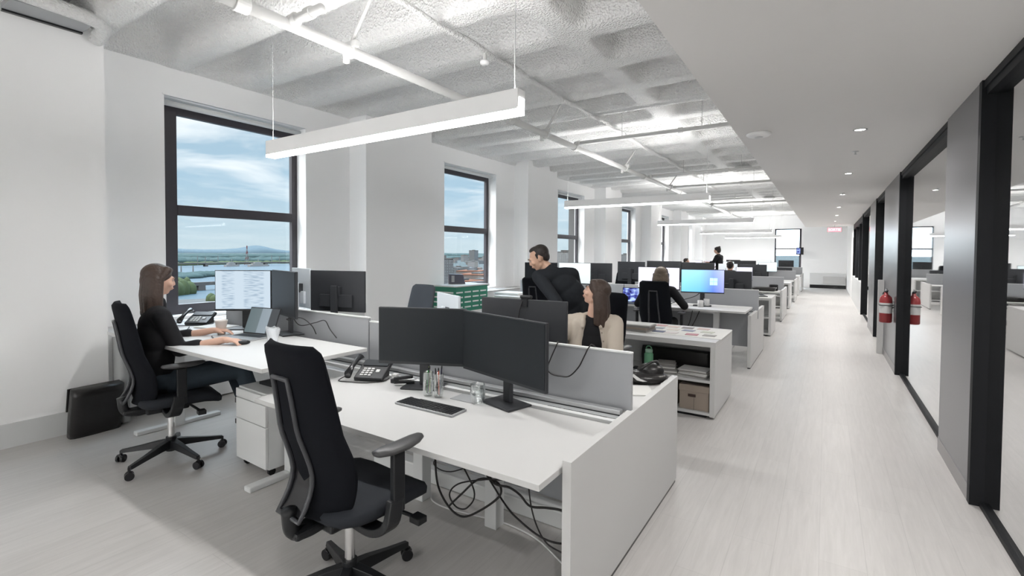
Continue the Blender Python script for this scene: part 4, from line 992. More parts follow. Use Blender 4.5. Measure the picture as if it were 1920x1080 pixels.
MB().box(-.03, .03, -.088, -.078, .16, .40, Lm).build('centre_strap', M['leather'], t, bevel=.003)
MB().tube(curve_pts([(-.17, -.02, .16), (-.225, -.03, .11), (-.235, -.03, .045), (-.20, -.02, .012), (-.15, -.01, .012)], 6), .009, 8).build('shoulder_strap', M['leather'], t, smooth=True)
t = thing('folded_case', 'pale grey folded case with black strap standing behind the backpack', 'case', (-5.50, 1.76, 0), math.radians(3)); 
soft(-.02, .30, -.075, .0, .0, .76, M_=Matrix.Rotation(math.radians(-3), 4, 'Y'), bul=.008).build('shell', M['greycloth2'] if 'greycloth2' in M else mat('pale_grey_nylon', (.38, .39, .39), .6, bump=.3, bscale=8), t, smooth=True)
MB().box(.13, .16, -.090, -.078, .15, .74, Matrix.Rotation(math.radians(-9), 4, 'Y')).build('strap', M['black'], t)
# things on the far desks and the sill
t = thing('crate', 'green slatted crate with a white lid beside the second window', 'crate', (-5.10, 6.30, 0), 0)
box('body', M['darkgreen'], -.24, .24, -.42, .44, .60, 1.0, t, .004); box('lid', M['white'], -.26, .26, -.44, .46, 1.0, 1.02, t, .003)
b = MB()
for z in (.66, .74, .82, .90):
    y = -.40
    while y < .40: b.box(.240, .246, y, y + .16, z, z + .022); y += .21
    b.box(-.20, .20, -.427, -.42, z, z + .022)
b.build('slats', M['white2'], t)
box('support', M['white2'], -.24, .24, -.42, .44, 0, .60, t)
t = thing('visor_box', 'dark goggle-like case standing on the white crate lid', 'case', (-5.22, 6.35, 1.02), .9)
MB().prism([(-.14, 0), (.14, 0), (.10, .16), (-.14, .17)], -.05, .05, Matrix.Rotation(PI / 2, 4, 'X')).build('shell', mat('slate_plastic', (.10, .10, .13), .35), t, bevel=.01)
MB().box(-.10, -.05, -.054, -.050, .03, .14).build('lens', M['alu'], t)
o = MB().ball((0, 0, .09), (.11, .20, .09), 3).ball((.02, .22, .06), (.06, .14, .06), 2).build('dark_bag', M['leather'], smooth=True, loc=(-5.52, 7.15, .826)); tag(o, 'small dark bag lying on the sill of the second window', 'bag')
o = soft(-.15, .15, -.10, .10, 0, .10, bul=.06).build('cloth_pouch', mat('oat_cloth', (.55, .50, .45), .9, bump=.4, bscale=20), smooth=True, loc=(-2.32, 3.05, .69)); tag(o, 'folded oat-coloured cloth beside the pale silver display', 'cloth')
# black bag with white marks at the aisle end of the facing desk
t = thing('gym_bag', 'slouched black bag with a white curved mark at the aisle end', 'bag', (-1.02, 3.19, .69), .5)
b = MB(); b.ball((0, 0, .035), (.17, .11, .045), 3); b.ball((.06, .02, .07), (.09, .07, .055), 3); b.ball((-.09, -.02, .05), (.08, .07, .035), 3); ob = b.build('body', M['leather'], t, smooth=True)
MB().tube(curve_pts([(-.02, -.075, .10), (.03, -.07, .14), (.09, -.02, .145), (.12, .04, .11)], 6), .008, 8).build('handle', M['leather'], t, smooth=True)
sw = MB(); A = [(-.085, .030), (-.055, .004), (-.015, -.004), (.01, -.002), (-.03, .012), (-.06, .032), (-.075, .045)]
sw.prism([(x, y) for x, y in A], 0, .003, Matrix.Translation((0, -.118, .035)) @ Matrix.Rotation(math.radians(74), 4, 'X')).build('white_mark', M['white'], t)
o = MB().box(-.15, .15, -.11, .11, 0, .006).build('paper_sheet', M['paper'], loc=(-1.03, 2.93, .691)); o.rotation_euler = (0, 0, .5); tag(o, 'white papers under the grey screen end beside the black bag', 'paper')

# ================================================================ LOW BOOKCASE 1 AND ITS CONTENTS
bookcase('low white bookcase unit with the green bottle and cardboard box', -2.40, -.845, 4.79, 5.74, .726)
t = thing('bottle', 'green metal drinking bottle with loop lid on the bookcase shelf', 'bottle', (-1.50, 4.90, .3605))
MB().lathe([(.001, 0), (.042, 0), (.045, .01), (.045, .165), (.034, .185), (.001, .185)], n=28).build('body', M['green'], t, smooth=True)
MB().lathe([(.034, .182), (.037, .186), (.037, .212), (.030, .218), (.001, .218)], n=24).build('lid', mat('pale_green_lid', (.35, .55, .42), .4), t, smooth=True)
MB().tube([(math.cos(a) * .028, 0, .218 + math.sin(a) * .030) for a in [PI * k / 10 for k in range(11)]], .0055, 8).build('loop', M['green'], t, smooth=True)
def slabs(name, lab, x, y, z, n, w, d, th, m, rz, group, rnd):
    for i in range(n):
        o = MB().box(-w / 2, w / 2, -d / 2, d / 2, 0, th * .94).build(name, m if not isinstance(m, list) else m[i % len(m)], loc=(x + rnd.uniform(-.01, .01), y + rnd.uniform(-.01, .01), z + i * th), bevel=.002)
        o.rotation_euler = (0, 0, rz + rnd.uniform(-.08, .08)); tag(o, lab, 'folder' if 'binder' in name else 'magazine', group)
rnd = random.Random(5)
slabs('magazine', 'greyish magazine in the pile beside the green bottle', -1.33, 4.95, .3605, 7, .17, .21, .0135, [M['greycloth'], M['paper'], M['skirting']], .2, 'magazines beside the green bottle', rnd)
slabs('brochure', 'pale brochure in the flat pile above the cardboard box', -1.055, 4.95, .3605, 6, .27, .22, .011, [M['paper'], M['greycloth'], M['white']], -.1, 'brochures above the cardboard box', rnd)
o = soft(-.35, .35, -.05, .05, 0, .20, bul=.03).build('holdall', M['leather'], smooth=True, loc=(-1.30, 5.18, .3605)); tag(o, 'long black holdall behind the magazines on the bookcase shelf', 'bag')
o = box('notebook', M['black'], -1.66, -1.56, 4.86, 4.95, .3605, .375); tag(o, 'small black notebook lying beside the green bottle', 'notebook')
t = thing('cardboard_box', 'brown cardboard box with a hand slot in the lower bookcase bay', 'box', (-1.035, 4.97, .0555))
MB().box(-.135, .135, -.15, .15, 0, .215).build('carton', M['cardboard'], t, bevel=.003); MB().box(-.139, .139, -.154, .154, .175, .235).build('lid', M['cardboard'], t, bevel=.002)
MB().box(-.055, .015, -.1545, -.150, .125, .150).build('hand_slot', mat('slot_dark', (.05, .03, .025), .8), t); MB().box(-.001, .001, -.1512, -.150, .0, .12).build('seam', M['blackgloss'], t)
t = thing('archive_box', 'second brown carton half hidden deeper in the lower bookcase bay', 'box', (-1.33, 5.0, .0555)); MB().box(-.12, .12, -.13, .13, 0, .22).build('carton', M['cardboard'], t, bevel=.003); MB().box(-.124, .124, -.134, .134, .19, .235).build('lid', M['cardboard'], t)
for i, (w, d, th, m) in enumerate(((.36, .26, .022, M['greycloth']), (.33, .25, .022, M['cardboard']), (.34, .24, .018, M['greycloth']), (.30, .22, .012, M['paper']))):
    o = MB().box(-w / 2, w / 2, -d / 2, d / 2, 0, th - .001).build('sample_book', m, loc=(-1.72 + .012 * i, 5.12, .7265 + sum((.022, .022, .018, .012)[:i])), bevel=.002); o.rotation_euler = (0, 0, -.12 + .05 * i)
    tag(o, ['lowest grey sample book of the stack on the bookcase top', 'brown sample book, second from the bottom of the stack', 'thin grey sample book near the top of the stack', 'white booklet topmost on the sample book stack'][i], 'book')
o = MB().box(-.55, .55, -.34, .34, 0, .002).build('print_sheet', M['paper'], loc=(-1.38, 5.33, .7265)); tag(o, 'large white sheet of pinned swatches on the bookcase top', 'paper')
sw_c = [(.52, .30, .30), (.62, .50, .46), (.22, .20, .21), (.55, .42, .40), (.30, .33, .38), (.66, .60, .55), (.28, .30, .40), (.50, .52, .45), (.12, .14, .22), (.60, .56, .56), (.45, .22, .25), (.35, .34, .33)]
for i, c in enumerate(sw_c):
    x = -1.58 + (i % 4) * .165 + (i // 4) * .05; y = 5.56 - (i // 4) * .21
    o = MB().box(-.06, .06, -.055, .055, 0, .003).build('colour_swatch', mat('swatch_%d' % i, c, .7), loc=(x + rnd.uniform(-.02, .02), y + rnd.uniform(-.02, .02), .729)); o.rotation_euler = (0, 0, rnd.uniform(-.1, .1))
    tag(o, 'small coloured swatch card on the big white sheet', 'card', 'swatch cards on the bookcase')
t = thing('rucksack', 'slumped grey rucksack standing at the window end of the bookcase', 'backpack', (-2.15, 5.42, .7265), .4)
b = soft(-.14, .14, -.10, .10, 0, .20, bul=.06); b.build('body', M['greycloth'], t, smooth=True); MB().tube(curve_pts([(-.10, -.10, .06), (-.08, -.14, .16), (0, -.12, .24), (.08, -.10, .20)], 6), .012, 8).build('strap', M['greymetal'], t, smooth=True)

# ================================================================ BENCH 2 (offset 5.48 m)
O2 = 5.48
end_panel('white end panel of the second desk cluster', -.868, -.828, 1.72 + O2, 3.33 + O2, .722)
desk('raised white desk of the person wearing headphones', -2.79, -.875, 7.00, 7.76, .79)
desk('white desk at the window end of the second cluster, near side', -4.9, -2.85, 7.00, 7.76, .79)
desk('white desk at the aisle end of the second cluster, far side', -2.79, -.875, 8.10, 8.84, .69)
desk('white desk at the window end of the second cluster, far side', -4.9, -2.85, 8.10, 8.84, .69)
divider('grey screen on the second desk cluster, aisle end', -2.87, -.82, 7.96, .60, 1.02)
divider('grey screen on the second desk cluster, window end', -4.95, -2.885, 7.96, .60, 1.02)
rail('aluminium cable rail behind the blue-lit monitor', -2.79, -.88, 7.92, .70)
o = box('modesty_panel', M['grey_screen'], -2.70, -.90, 7.50, 7.52, .25, .74); tag(o, 'grey board hanging under the raised desk of the second cluster', 'panel')
monitor('monitor glowing lilac-white behind the headphone wearer', -2.473, 7.47, -1.814, 7.38, 1.175, .79, 'white', h=.34)
monitor('monitor with a bright blue desktop picture', -1.79, 7.36, -1.21, 7.46, 1.152, .79, 'blue', h=.345)
monitor('lit pale monitor behind the standing man', -3.86, 7.45, -3.245, 7.40, 1.21, .79, 'pale', h=.36)
monitor('dark monitor beyond the standing man, nearest the windows', -4.52, 7.40, -3.92, 7.50, 1.20, .79, h=.36)
monitor('black monitor back to the aisle side of the blue-lit one', -1.50, 8.30, -.945, 8.24, 1.118, .69, h=.335, face=-1)
monitor('dark monitor back just above the pale lit monitor', -3.78, 8.22, -3.215, 8.28, 1.20, .69, h=.345, face=-1)
monitor('dark monitor back above the small open laptop', -3.12, 8.32, -2.60, 8.22, 1.235, .69, h=.345, face=-1)
monitor('dark monitor back above the lilac-white display', -2.62, 8.40, -2.02, 8.34, 1.25, .69, h=.35, face=-1)
monitor('dark monitor back above the gap between the two lit displays', -2.02, 8.34, -1.52, 8.42, 1.235, .69, h=.345, face=-1)
laptop('small open laptop with a violet picture on the second cluster', -2.46, 7.13, .79, .15, 'photo', .32, .2, 100, 'bezel')
t = thing('mug', 'white mug beside the foot of the blue-lit monitor', 'cup', (-1.50, 7.30, .79)); MB().lathe([(.001, 0), (.036, 0), (.04, .004), (.04, .095), (.036, .095), (.036, .006), (.001, .006)], n=24).build('cup_body', M['white'], t, smooth=True)
MB().tube([(.038 + .022 * math.sin(a), 0, .05 + .028 * math.cos(a)) for a in [PI * k / 8 for k in range(9)]], .005, 8).build('handle', M['white'], t, smooth=True)
t = thing('mug', 'second white mug just behind the first on the raised desk', 'cup', (-1.44, 7.42, .79)); MB().lathe([(.001, 0), (.036, 0), (.04, .004), (.04, .11), (.036, .11), (.036, .006), (.001, .006)], n=24).build('cup_body', M['white'], t, smooth=True)
cab('black lead hanging under the raised desk of the headphone wearer', [(-1.60, 7.30, .76), (-1.66, 7.25, .50), (-1.80, 7.2, .36), (-1.95, 7.2, .50), (-2.0, 7.25, .74)], .006)
cab('second black lead hanging under the headphone wearer desk', [(-1.50, 7.30, .76), (-1.58, 7.25, .55), (-1.70, 7.2, .33), (-1.84, 7.2, .30), (-2.05, 7.25, .6)], .006)
cab('black leads crossing behind the mug', [(-1.52, 7.44, 1.0), (-1.60, 7.36, .93), (-1.80, 7.30, .86), (-1.95, 7.25, .80)], .005)
o = box('document_tray', M['paper'], -5.05, -4.55, 7.22, 7.62, .791, .83, bevel=.004); tag(o, 'pile of white paper at the window end of the second cluster', 'paper')
chair('black office chair of the person wearing headphones', -1.93, 6.72, math.radians(2), proto=PROTO)
chair('empty black office chair next to the standing man', -3.62, 6.42, math.radians(4), proto=PROTO)
chair('black office chair pushed in at the window end, far side of the second cluster', -3.4, 9.2, math.radians(176), proto=PROTO)
chair('black office chair at the aisle end, far side of the second cluster', -1.9, 9.25, math.radians(185), proto=PROTO)

# ================================================================ CLUSTERS 3 TO 5
bookcase('low white bookcase between the second and third desk clusters', -2.40, -.845, 10.30, 11.22, .726)
laptop('closed dark laptop resting on the second bookcase', -1.12, 10.62, .7265, .3, 'laptop', .33, .22, 178, 'bezel')
NAMES = ['third', 'fourth', 'fifth']
for k in range(3):
    O = 11.0 + 5.5 * k; nm = NAMES[k]
    end_panel('white end panel of the %s desk cluster' % nm, -.868, -.828, 1.72 + O, 3.33 + O, .722)
    desk('white desk at the aisle end of the %s cluster, near side' % nm, -2.79, -.875, 1.55 + O, 2.30 + O, .69)
    desk('white desk at the window end of the %s cluster, near side' % nm, -4.9, -2.85, 1.55 + O, 2.30 + O, .69)
    desk('white desk at the aisle end of the %s cluster, far side' % nm, -2.79, -.875, 2.62 + O, 3.36 + O, .69)
    desk('white desk at the window end of the %s cluster, far side' % nm, -4.9, -2.85, 2.62 + O, 3.36 + O, .69)
    divider('grey screen on the %s desk cluster, aisle end' % nm, -2.87, -.85, 2.48 + O, .60, .995)
    divider('grey screen on the %s desk cluster, window end' % nm, -4.95, -2.885, 2.48 + O, .60, .995)
bookcase('low white bookcase between the third and fourth desk clusters', -2.40, -.845, 15.85, 16.75, .74)
bookcase('low white bookcase between the fourth and fifth desk clusters', -2.40, -.845, 21.35, 22.25, .74)
o = soft(-.23, .23, -.14, .14, 0, .09, bul=.08).build('dark_bag', M['leather'], smooth=True, loc=(-1.22, 12.85, .69)); tag(o, 'flat black bag lying on the third cluster by the aisle', 'bag')
t = thing('camera_case', 'small black case upright beside the flat black bag', 'case', (-1.03, 13.02, .69), .2); MB().box(-.09, .09, -.06, .06, 0, .15).build('body', M['black'], t, bevel=.02); box('label', M['white2'], -.06, .06, -.063, -.060, .06, .08, t)
mons = [(-2.40, 13.85, -1.93, 13.80, 1.13, 'S', .33), (-1.88, 13.80, -1.25, 13.78, 1.118, 'B', .345), (-1.86, 13.05, -1.50, 13.15, 1.07, 'white', .33), (-4.30, 18.85, -3.82, 18.75, 1.15, 'white', .33), (-3.76, 18.75, -3.28, 18.80, 1.14, 'white', .33), (-3.2, 18.8, -2.75, 18.85, 1.12, 'pale', .33),
        (-1.95, 18.70, -1.39, 18.75, 1.12, 'pale', .34), (-2.7, 19.3, -2.1, 19.35, 1.15, 'B', .34), (-1.45, 19.6, -.98, 19.5, .98, 'B', .22), (-2.6, 24.4, -2.05, 24.4, 1.12, 'pale', .34), (-1.8, 24.9, -1.2, 24.9, 1.12, 'B', .34), (-3.9, 24.4, -3.3, 24.4, 1.12, 'B', .34), (-3.6, 13.85, -3.0, 13.9, 1.15, 'B', .34), (-4.3, 13.8, -3.7, 13.85, 1.15, 'B', .34), (-2.9, 12.95, -2.35, 13.0, 1.10, None, .33)]
MLAB = ['silver-backed monitor in front of the dark-haired head', 'dark monitor back on the third cluster, nearest the aisle', 'white-lit monitor turned edgewise on the third cluster', 'white-lit display beside the profiled head in the distance', 'white-lit display right below the standing person with a bun', 'pale display just behind the jeans of the person with a bun', 'pale display on the fourth cluster by the end window', 'dark display back past the person with a bun', 'small dark display low on the fourth cluster near the aisle', 'pale display on the fifth cluster', 'dark display back on the fifth cluster near the aisle', 'dark display on the fifth cluster near the windows', 'dark display back on the third cluster, between window and aisle', 'dark display back on the third cluster, nearest the windows', 'switched-off display on the near side of the third cluster']
for (a, b_, c, d, z, k, h), lab in zip(mons, MLAB):
    monitor(lab, a, b_, c, d, z, .69, None if k in ('S', 'B', None) else k, h=h, silver=(k == 'S'), face=(-1 if k in ('S', 'B') else 1))
for i, (x, y, r, lab) in enumerate(((-1.87, 12.1, 0, 'black office chair under the dark-haired person at the third cluster'), (-3.6, 12.2, 10, 'black office chair at the window end of the third cluster'), (-1.9, 14.8, 180, 'black office chair on the far side of the third cluster'), (-4.25, 18.0, 0, 'black office chair of the distant person in profile'), (-2.0, 17.7, 5, 'black office chair at the near side of the fourth cluster, aisle end'), (-2.0, 20.3, 180, 'black office chair on the far side of the fourth cluster'), (-1.9, 23.2, 0, 'black office chair at the fifth cluster'))):
    chair(lab, x, y, math.radians(r), proto=PROTO)
# ================================================================ PEOPLE
def blob(name, prims, m, parent, voxel=.008, smooth=6, carve=None):
    b = MB()
    for p in prims:
        if p[0] == 'c':      # tapered capsule: a, ra, b, rb
            _, a, ra, c, rc = p; a = Vector(a); c = Vector(c)
            b.ball(a, ra, 2); b.ball(c, rc, 2)
            if (c - a).length > 1e-4: b.cyl(a, c, ra, rc, 20)
        elif p[0] == 'e':    # ellipsoid: centre, radii, optional matrix
            b.ball(Vector(p[1]), tuple(p[2]), 3, p[3] if len(p) > 3 else None)
    o = b.build(name, m, parent)
    rm = o.modifiers.new('r', 'REMESH'); rm.mode = 'VOXEL'; rm.voxel_size = voxel
    sm = o.modifiers.new('s', 'SMOOTH'); sm.factor = .6; sm.iterations = smooth
    dg = bpy.context.evaluated_depsgraph_get(); dg.update()
    me = bpy.data.meshes.new_from_object(o.evaluated_get(dg)); o.modifiers.clear(); old = o.data; o.data = me; bpy.data.meshes.remove(old)
    if not me.materials: me.materials.append(m)
    for p in me.polygons: p.use_smooth = True
    return o
def hand_prims(w, d, nrm, side, curl=.35, s=1.0):
    """w wrist, d direction to the fingers, nrm back-of-hand normal, side = direction of the thumb"""
    w = Vector(w); d = Vector(d).normalized(); n = Vector(nrm).normalized(); n = (n - d * n.dot(d)).normalized(); sd = Vector(side); sd = (sd - d * sd.dot(d) - n * sd.dot(n)).normalized()
    P = [('c', w, .024 * s, w + d * .03 * s, .024 * s)]
    for k in range(4):
        off = sd * (.027 - .018 * k) * s
        P.append(('c', w + d * .025 * s + off * .7, .016 * s, w + d * .085 * s + off, .0125 * s))
    for k, L in enumerate((.068, .076, .070, .055)):
        off = sd * (.030 - .020 * k) * s; a = w + d * .088 * s + off
        a2 = a + (d * math.cos(curl) - n * math.sin(curl)) * L * .45 * s + sd * (.003 - .003 * k) * s
        a3 = a2 + (d * math.cos(curl * 2.2) - n * math.sin(curl * 2.2)) * L * .32 * s
        a4 = a3 + (d * math.cos(curl * 3.1) - n * math.sin(curl * 3.1)) * L * .23 * s
        P += [('c', a, .0098 * s, a2, .0090 * s), ('c', a2, .0088 * s, a3, .0082 * s), ('c', a3, .0080 * s, a4, .0070 * s)]
    t0 = w + d * .025 * s + sd * .026 * s; t1 = t0 + (d * .7 + sd * .65 - n * .2).normalized() * .040 * s; t2 = t1 + (d * .9 + sd * .3 - n * .3).normalized() * .032 * s
    P += [('c', t0, .014 * s, t1, .0110 * s), ('c', t1, .0105 * s, t2, .0085 * s)]
    return P
def frame(f, up=(0, 0, 1)):
    f = Vector(f).normalized(); r = f.cross(Vector(up)).normalized(); u = r.cross(f).normalized()
    return Matrix((r, f, u)).transposed().to_4x4()    # columns: right, forward, up
def head_prims(c, F, s=1.0):
    c = Vector(c)
    def P(x, y, z): return c + (F @ Vector((x * s, y * s, z * s)))
    return [('e', P(0, -.018, .035), (.073 * s, .092 * s, .082 * s), F), ('e', P(0, .020, -.005), (.060 * s, .068 * s, .085 * s), F),
            ('c', P(0, .045, -.075), .026 * s, P(0, .030, -.060), .040 * s), ('c', P(-.034, .0, -.055), .026 * s, P(0, .046, -.078), .022 * s), ('c', P(.034, .0, -.055), .026 * s, P(0, .046, -.078), .022 * s),
            ('c', P(0, .083, .018), .008 * s, P(0, .095, -.018), .0108 * s), ('e', P(0, .088, -.022), (.017 * s, .012 * s, .009 * s), F),
            ('c', P(-.022, .080, -.047), .0095 * s, P(.022, .080, -.047), .0095 * s), ('c', P(-.016, .079, -.056), .009 * s, P(.016, .079, -.056), .009 * s),
            ('c', P(-.036, .078, .028), .010 * s, P(-.012, .086, .030), .009 * s), ('c', P(.036, .078, .028), .010 * s, P(.012, .086, .030), .009 * s),
            ('e', P(-.040, .060, -.018), (.022 * s, .022 * s, .020 * s), F), ('e', P(.040, .060, -.018), (.022 * s, .022 * s, .020 * s), F),
            ('e', P(-.074, -.010, -.005), (.009 * s, .018 * s, .030 * s), F), ('e', P(.074, -.010, -.005), (.009 * s, .018 * s, .030 * s), F)]
def face_bits(c, F, t, s=1.0, brow='hairdark', lips=(.42, .16, .15)):
    c = Vector(c)
    def P(x, y, z): return c + (F @ Vector((x * s, y * s, z * s)))
    ew = MB(); ir = MB(); br = MB(); lp = MB()
    for sx in (-1, 1):
        ew.ball(P(sx * .028, .0785, .010), (.0105 * s, .0070 * s, .0048 * s), 2, F); ir.ball(P(sx * .028, .0842, .010), (.0052 * s, .0022 * s, .0052 * s), 2, F)
        br.tube([P(sx * .013, .0955, .032), P(sx * .028, .0935, .037), P(sx * .044, .080, .031)], [.0026 * s, .0034 * s, .002 * s], 6)
    lp.tube([P(-.024, .0800, -.050), P(-.010, .0905, -.049), P(0, .0915, -.050), P(.010, .0905, -.049), P(.024, .0800, -.050)], [.002 * s, .0045 * s, .005 * s, .0045 * s, .002 * s], 8)
    ew.build('eye', M['eyewhite'], t, smooth=True); ir.build('iris', M['black'], t, smooth=True); br.build('eyebrow', M[brow], t, smooth=True); lp.build('lips', M['lips'], t, smooth=True)
M['eyewhite'] = mat('eye_white', (.48, .44, .42), .3); M['lips'] = mat('lip_colour', (.45, .17, .15), .45)
def person(lab, J, look, skin='skin', hair='hair', style='long', top='shirtblack', trousers='denim', sleeve=1.0, s=1.0, hands=(None, None), vox=.009, face=True, legs=True, over=None, shoes=True, up=(0, 0, 1)):
    root = Vector(J['pelvis']); t = thing('person', lab, 'person', (root.x, root.y, 0))
    V = {k: Vector(v) - Vector((root.x, root.y, 0)) for k, v in J.items()}
    F = frame(look, up); hc = V['head']
    A = lambda k: V[k]
    sh = (A('shL') + A('shR')) / 2; across = (A('shR') - A('shL')).normalized(); pel = A('pelvis'); chest = A('chest')
    def torso(g):
        P = [('c', sh + (A('shL') - sh) * .62, .060 * s + g, sh + (A('shR') - sh) * .62, .060 * s + g)]
        R = frame(across.cross(Vector((0, 0, 1))) * -1)
        P += [('e', chest, (.155 * s + g, .105 * s + g, .16 * s + g), R), ('e', (chest + pel) / 2, (.130 * s + g, .100 * s + g, .15 * s + g), R), ('e', pel, (.165 * s + g, .120 * s + g, .125 * s + g), R), ('e', (chest + sh) / 2, (.150 * s + g, .095 * s + g, .12 * s + g), R)]
        for x in (A('shL'), A('shR')): P.append(('c', sh + (x - sh) * .5, .062 * s + g, x, .052 * s + g))
        return P
    def arm(k, g, frac=1.0, up_=True):
        P = [('c', A('sh' + k), .050 * s + g, A('el' + k), .038 * s + g)]
        if frac > 0:
            e = A('el' + k); w = A('wr' + k); q = e + (w - e) * frac
            P.append(('c', e, .038 * s + g, q, (.038 + (.026 - .038) * frac) * s + g))
        return P
    body = torso(0)
    for k in 'LR':
        body += arm(k, 0)
        h = hands[0] if k == 'L' else hands[1]
        if h: body += hand_prims(A('wr' + k), *h)
        else:
            d = (A('wr' + k) - A('el' + k)).normalized(); body += hand_prims(A('wr' + k), d, (0, 0, 1) if abs(d.z) < .8 else across.cross(d), across * (1 if k == 'L' else -1))
        if legs:
            body += [('c', A('hip' + k), .080 * s, A('kn' + k), .055 * s), ('c', A('kn' + k), .052 * s, A('an' + k), .034 * s), ('c', A('an' + k), .034 * s, A('toe' + k), .026 * s)]
    nb = sh + (hc - sh) * .05
    body += [('c', nb, .052 * s, hc + F @ Vector((0, -.02 * s, -.05 * s)), .048 * s)]
    body += head_prims(hc, F, s)
    bo = blob('body', body, M[skin], t, vox, 4)
    if face: face_bits(hc, F, t, s, 'hairdark')
    g = .012
    tp = torso(g)
    for k in 'LR': tp += arm(k, g + .003, sleeve)
    tp.append(('c', sh, .074 * s, sh + (hc - sh) * (.04 if over else .32), .062 * s))
    blob('top', tp, M[top], t, vox * 1.1, 5)
    if over:
        ov = []
        for k in 'LR':
            ov += arm(k, .026, .9)
            x = A('sh' + k); q = sh + (x - sh) * .85; R = frame(across.cross(Vector((0, 0, 1))) * -1)
            low = pel + (x - sh) * .75
            ov += [('c', q, .075 * s, low + Vector((0, 0, .05)), .085 * s), ('c', sh + (x - sh) * .55 + Vector((0, 0, .02)), .070 * s, q, .075 * s)]
        fwd = across.cross(Vector((0, 0, 1))) * -1
        ov += [('e', chest - fwd * .05, (.165 * s, .095 * s, .19 * s), frame(fwd)), ('c', sh + fwd * .0 - across * .07 + Vector((0, 0, .055)), .030, sh - fwd * .05 + Vector((0, 0, .075)), .030), ('c', sh + across * .07 + Vector((0, 0, .055)), .030, sh - fwd * .05 + Vector((0, 0, .075)), .030)]
        for k_ in (-1, 1): ov += [('c', sh + across * .075 * k_ + fwd * .075 + Vector((0, 0, .03)), .026, pel + across * .13 * k_ + fwd * .115 + Vector((0, 0, .08)), .050), ('c', sh + across * .070 * k_ + fwd * .04 + Vector((0, 0, .06)), .020, sh + across * .075 * k_ + fwd * .095 - Vector((0, 0, .02)), .018), ('c', sh + across * .12 * k_ + fwd * .05, .05, pel + across * .16 * k_ + fwd * .08 + Vector((0, 0, .1)), .06)]
        oo = blob('overshirt', ov, M[over], t, vox, 4)
        for i in range(3):
            MB().ball(chest + fwd * .152 + across * (-.085 - .012 * i) + Vector((0, 0, .09 - .07 * i)), .008, 1).build('button', M['cardboard'], oo)
    if legs:
        lp = [('e', pel, (.172 * s + .01, .130 * s, .12 * s), frame(across.cross(Vector((0, 0, 1))) * -1))]
        for k in 'LR': lp += [('c', A('hip' + k), .090 * s, A('kn' + k), .066 * s), ('c', A('kn' + k), .064 * s, A('an' + k) + Vector((0, 0, .04)), .048 * s)]
        blob('trousers', lp, M[trousers], t, vox * 1.1, 4)
        for k in 'LR':
            blob('shoe', [('c', A('an' + k) + Vector((0, 0, -.015)), .042 * s, A('toe' + k), .033 * s), ('c', A('an' + k) + Vector((0, 0, -.03)), .038, A('toe' + k) + Vector((0, 0, -.003)), .034)], M['leather'], t, vox, 3)
    # hair
    def P(x, y, z): return hc + (F @ Vector((x * s, y * s, z * s)))
    hp = []
    if style in ('long', 'bun', 'bob'):
        hp += [('e', P(0, -.026, .050), (.088 * s, .100 * s, .086 * s), F), ('e', P(0, -.045, .005), (.085 * s, .080 * s, .10 * s), F), ('c', P(-.050, .030, .085), .034 * s, P(-.078, -.010, .02), .026 * s), ('c', P(.050, .030, .085), .034 * s, P(.078, -.010, .02), .026 * s), ('c', P(-.03, .052, .088), .022 * s, P(.03, .052, .088), .022 * s)]
    if style in ('long', 'bob'):
        L = .26 if style == 'long' else .15
        for i in range(11):
            a = math.radians(-105 + 21 * i); x = math.sin(a) * .076; y = -.03 - math.cos(a) * .060
            top_ = P(x, y, .02); mid = top_ + Vector((0, 0, -L * .5 * s)) + (F @ Vector((x * .15, -.010, 0))); bot = mid + Vector((0, 0, -L * .5 * s)) + (F @ Vector((x * .10, .012 if abs(i - 5) > 3 else -.006, 0)))
            hp += [('c', top_, .030 * s, mid, .032 * s), ('c', mid, .032 * s, bot, .018 * s)]
    if style == 'bun': hp.append(('e', P(0, -.085, .115), (.036 * s, .036 * s, .034 * s), F)); hp.append(('c', P(0, -.06, .09), .03 * s, P(0, -.085, .11), .026 * s))
    if style == 'short':
        hp += [('e', P(0, -.040, .050), (.0775 * s, .082 * s, .079 * s), F), ('e', P(0, -.062, .010), (.066 * s, .050 * s, .066 * s), F), ('c', P(-.032, .030, .100), .015 * s, P(.032, .030, .100), .015 * s), ('e', P(0, .000, .100), (.052 * s, .056 * s, .028 * s), F), ('c', P(-.071, .005, .045), .012, P(-.072, .005, .012), .009), ('c', P(.071, .005, .045), .012, P(.072, .005, .012), .009)]
    blob('hair', hp, M[hair], t, vox * .8, 3)
    return t
person('person with long brown hair in black typing at the raised desk, side-on', dict(pelvis=(-4.15, 1.58, .60), chest=(-4.19, 1.58, .90), head=(-4.265, 1.64, 1.315), shL=(-4.39, 1.62, 1.075), shR=(-4.06, 1.57, 1.065), elL=(-4.44, 1.78, .84), elR=(-4.00, 1.66, .815), wrL=(-4.22, 2.00, .895), wrR=(-3.735, 1.845, .890), hipL=(-4.22, 1.68, .58), hipR=(-4.04, 1.64, .58), knL=(-4.08, 2.08, .60), knR=(-3.84, 2.03, .62), anL=(-4.02, 2.18, .16), anR=(-3.74, 2.14, .16), toeL=(-3.98, 2.30, .045), toeR=(-3.70, 2.27, .045)),
       (.22, .97, -.10), hair='hair', style='long', top='shirtblack', trousers='denim', sleeve=.42, s=1.0, hands=(((.5, .8, -.05), (0, 0, 1), (.8, -.5, 0), .3), ((.86, .5, -.05), (0, 0, 1), (-.5, .86, 0), .32)), vox=.0065)
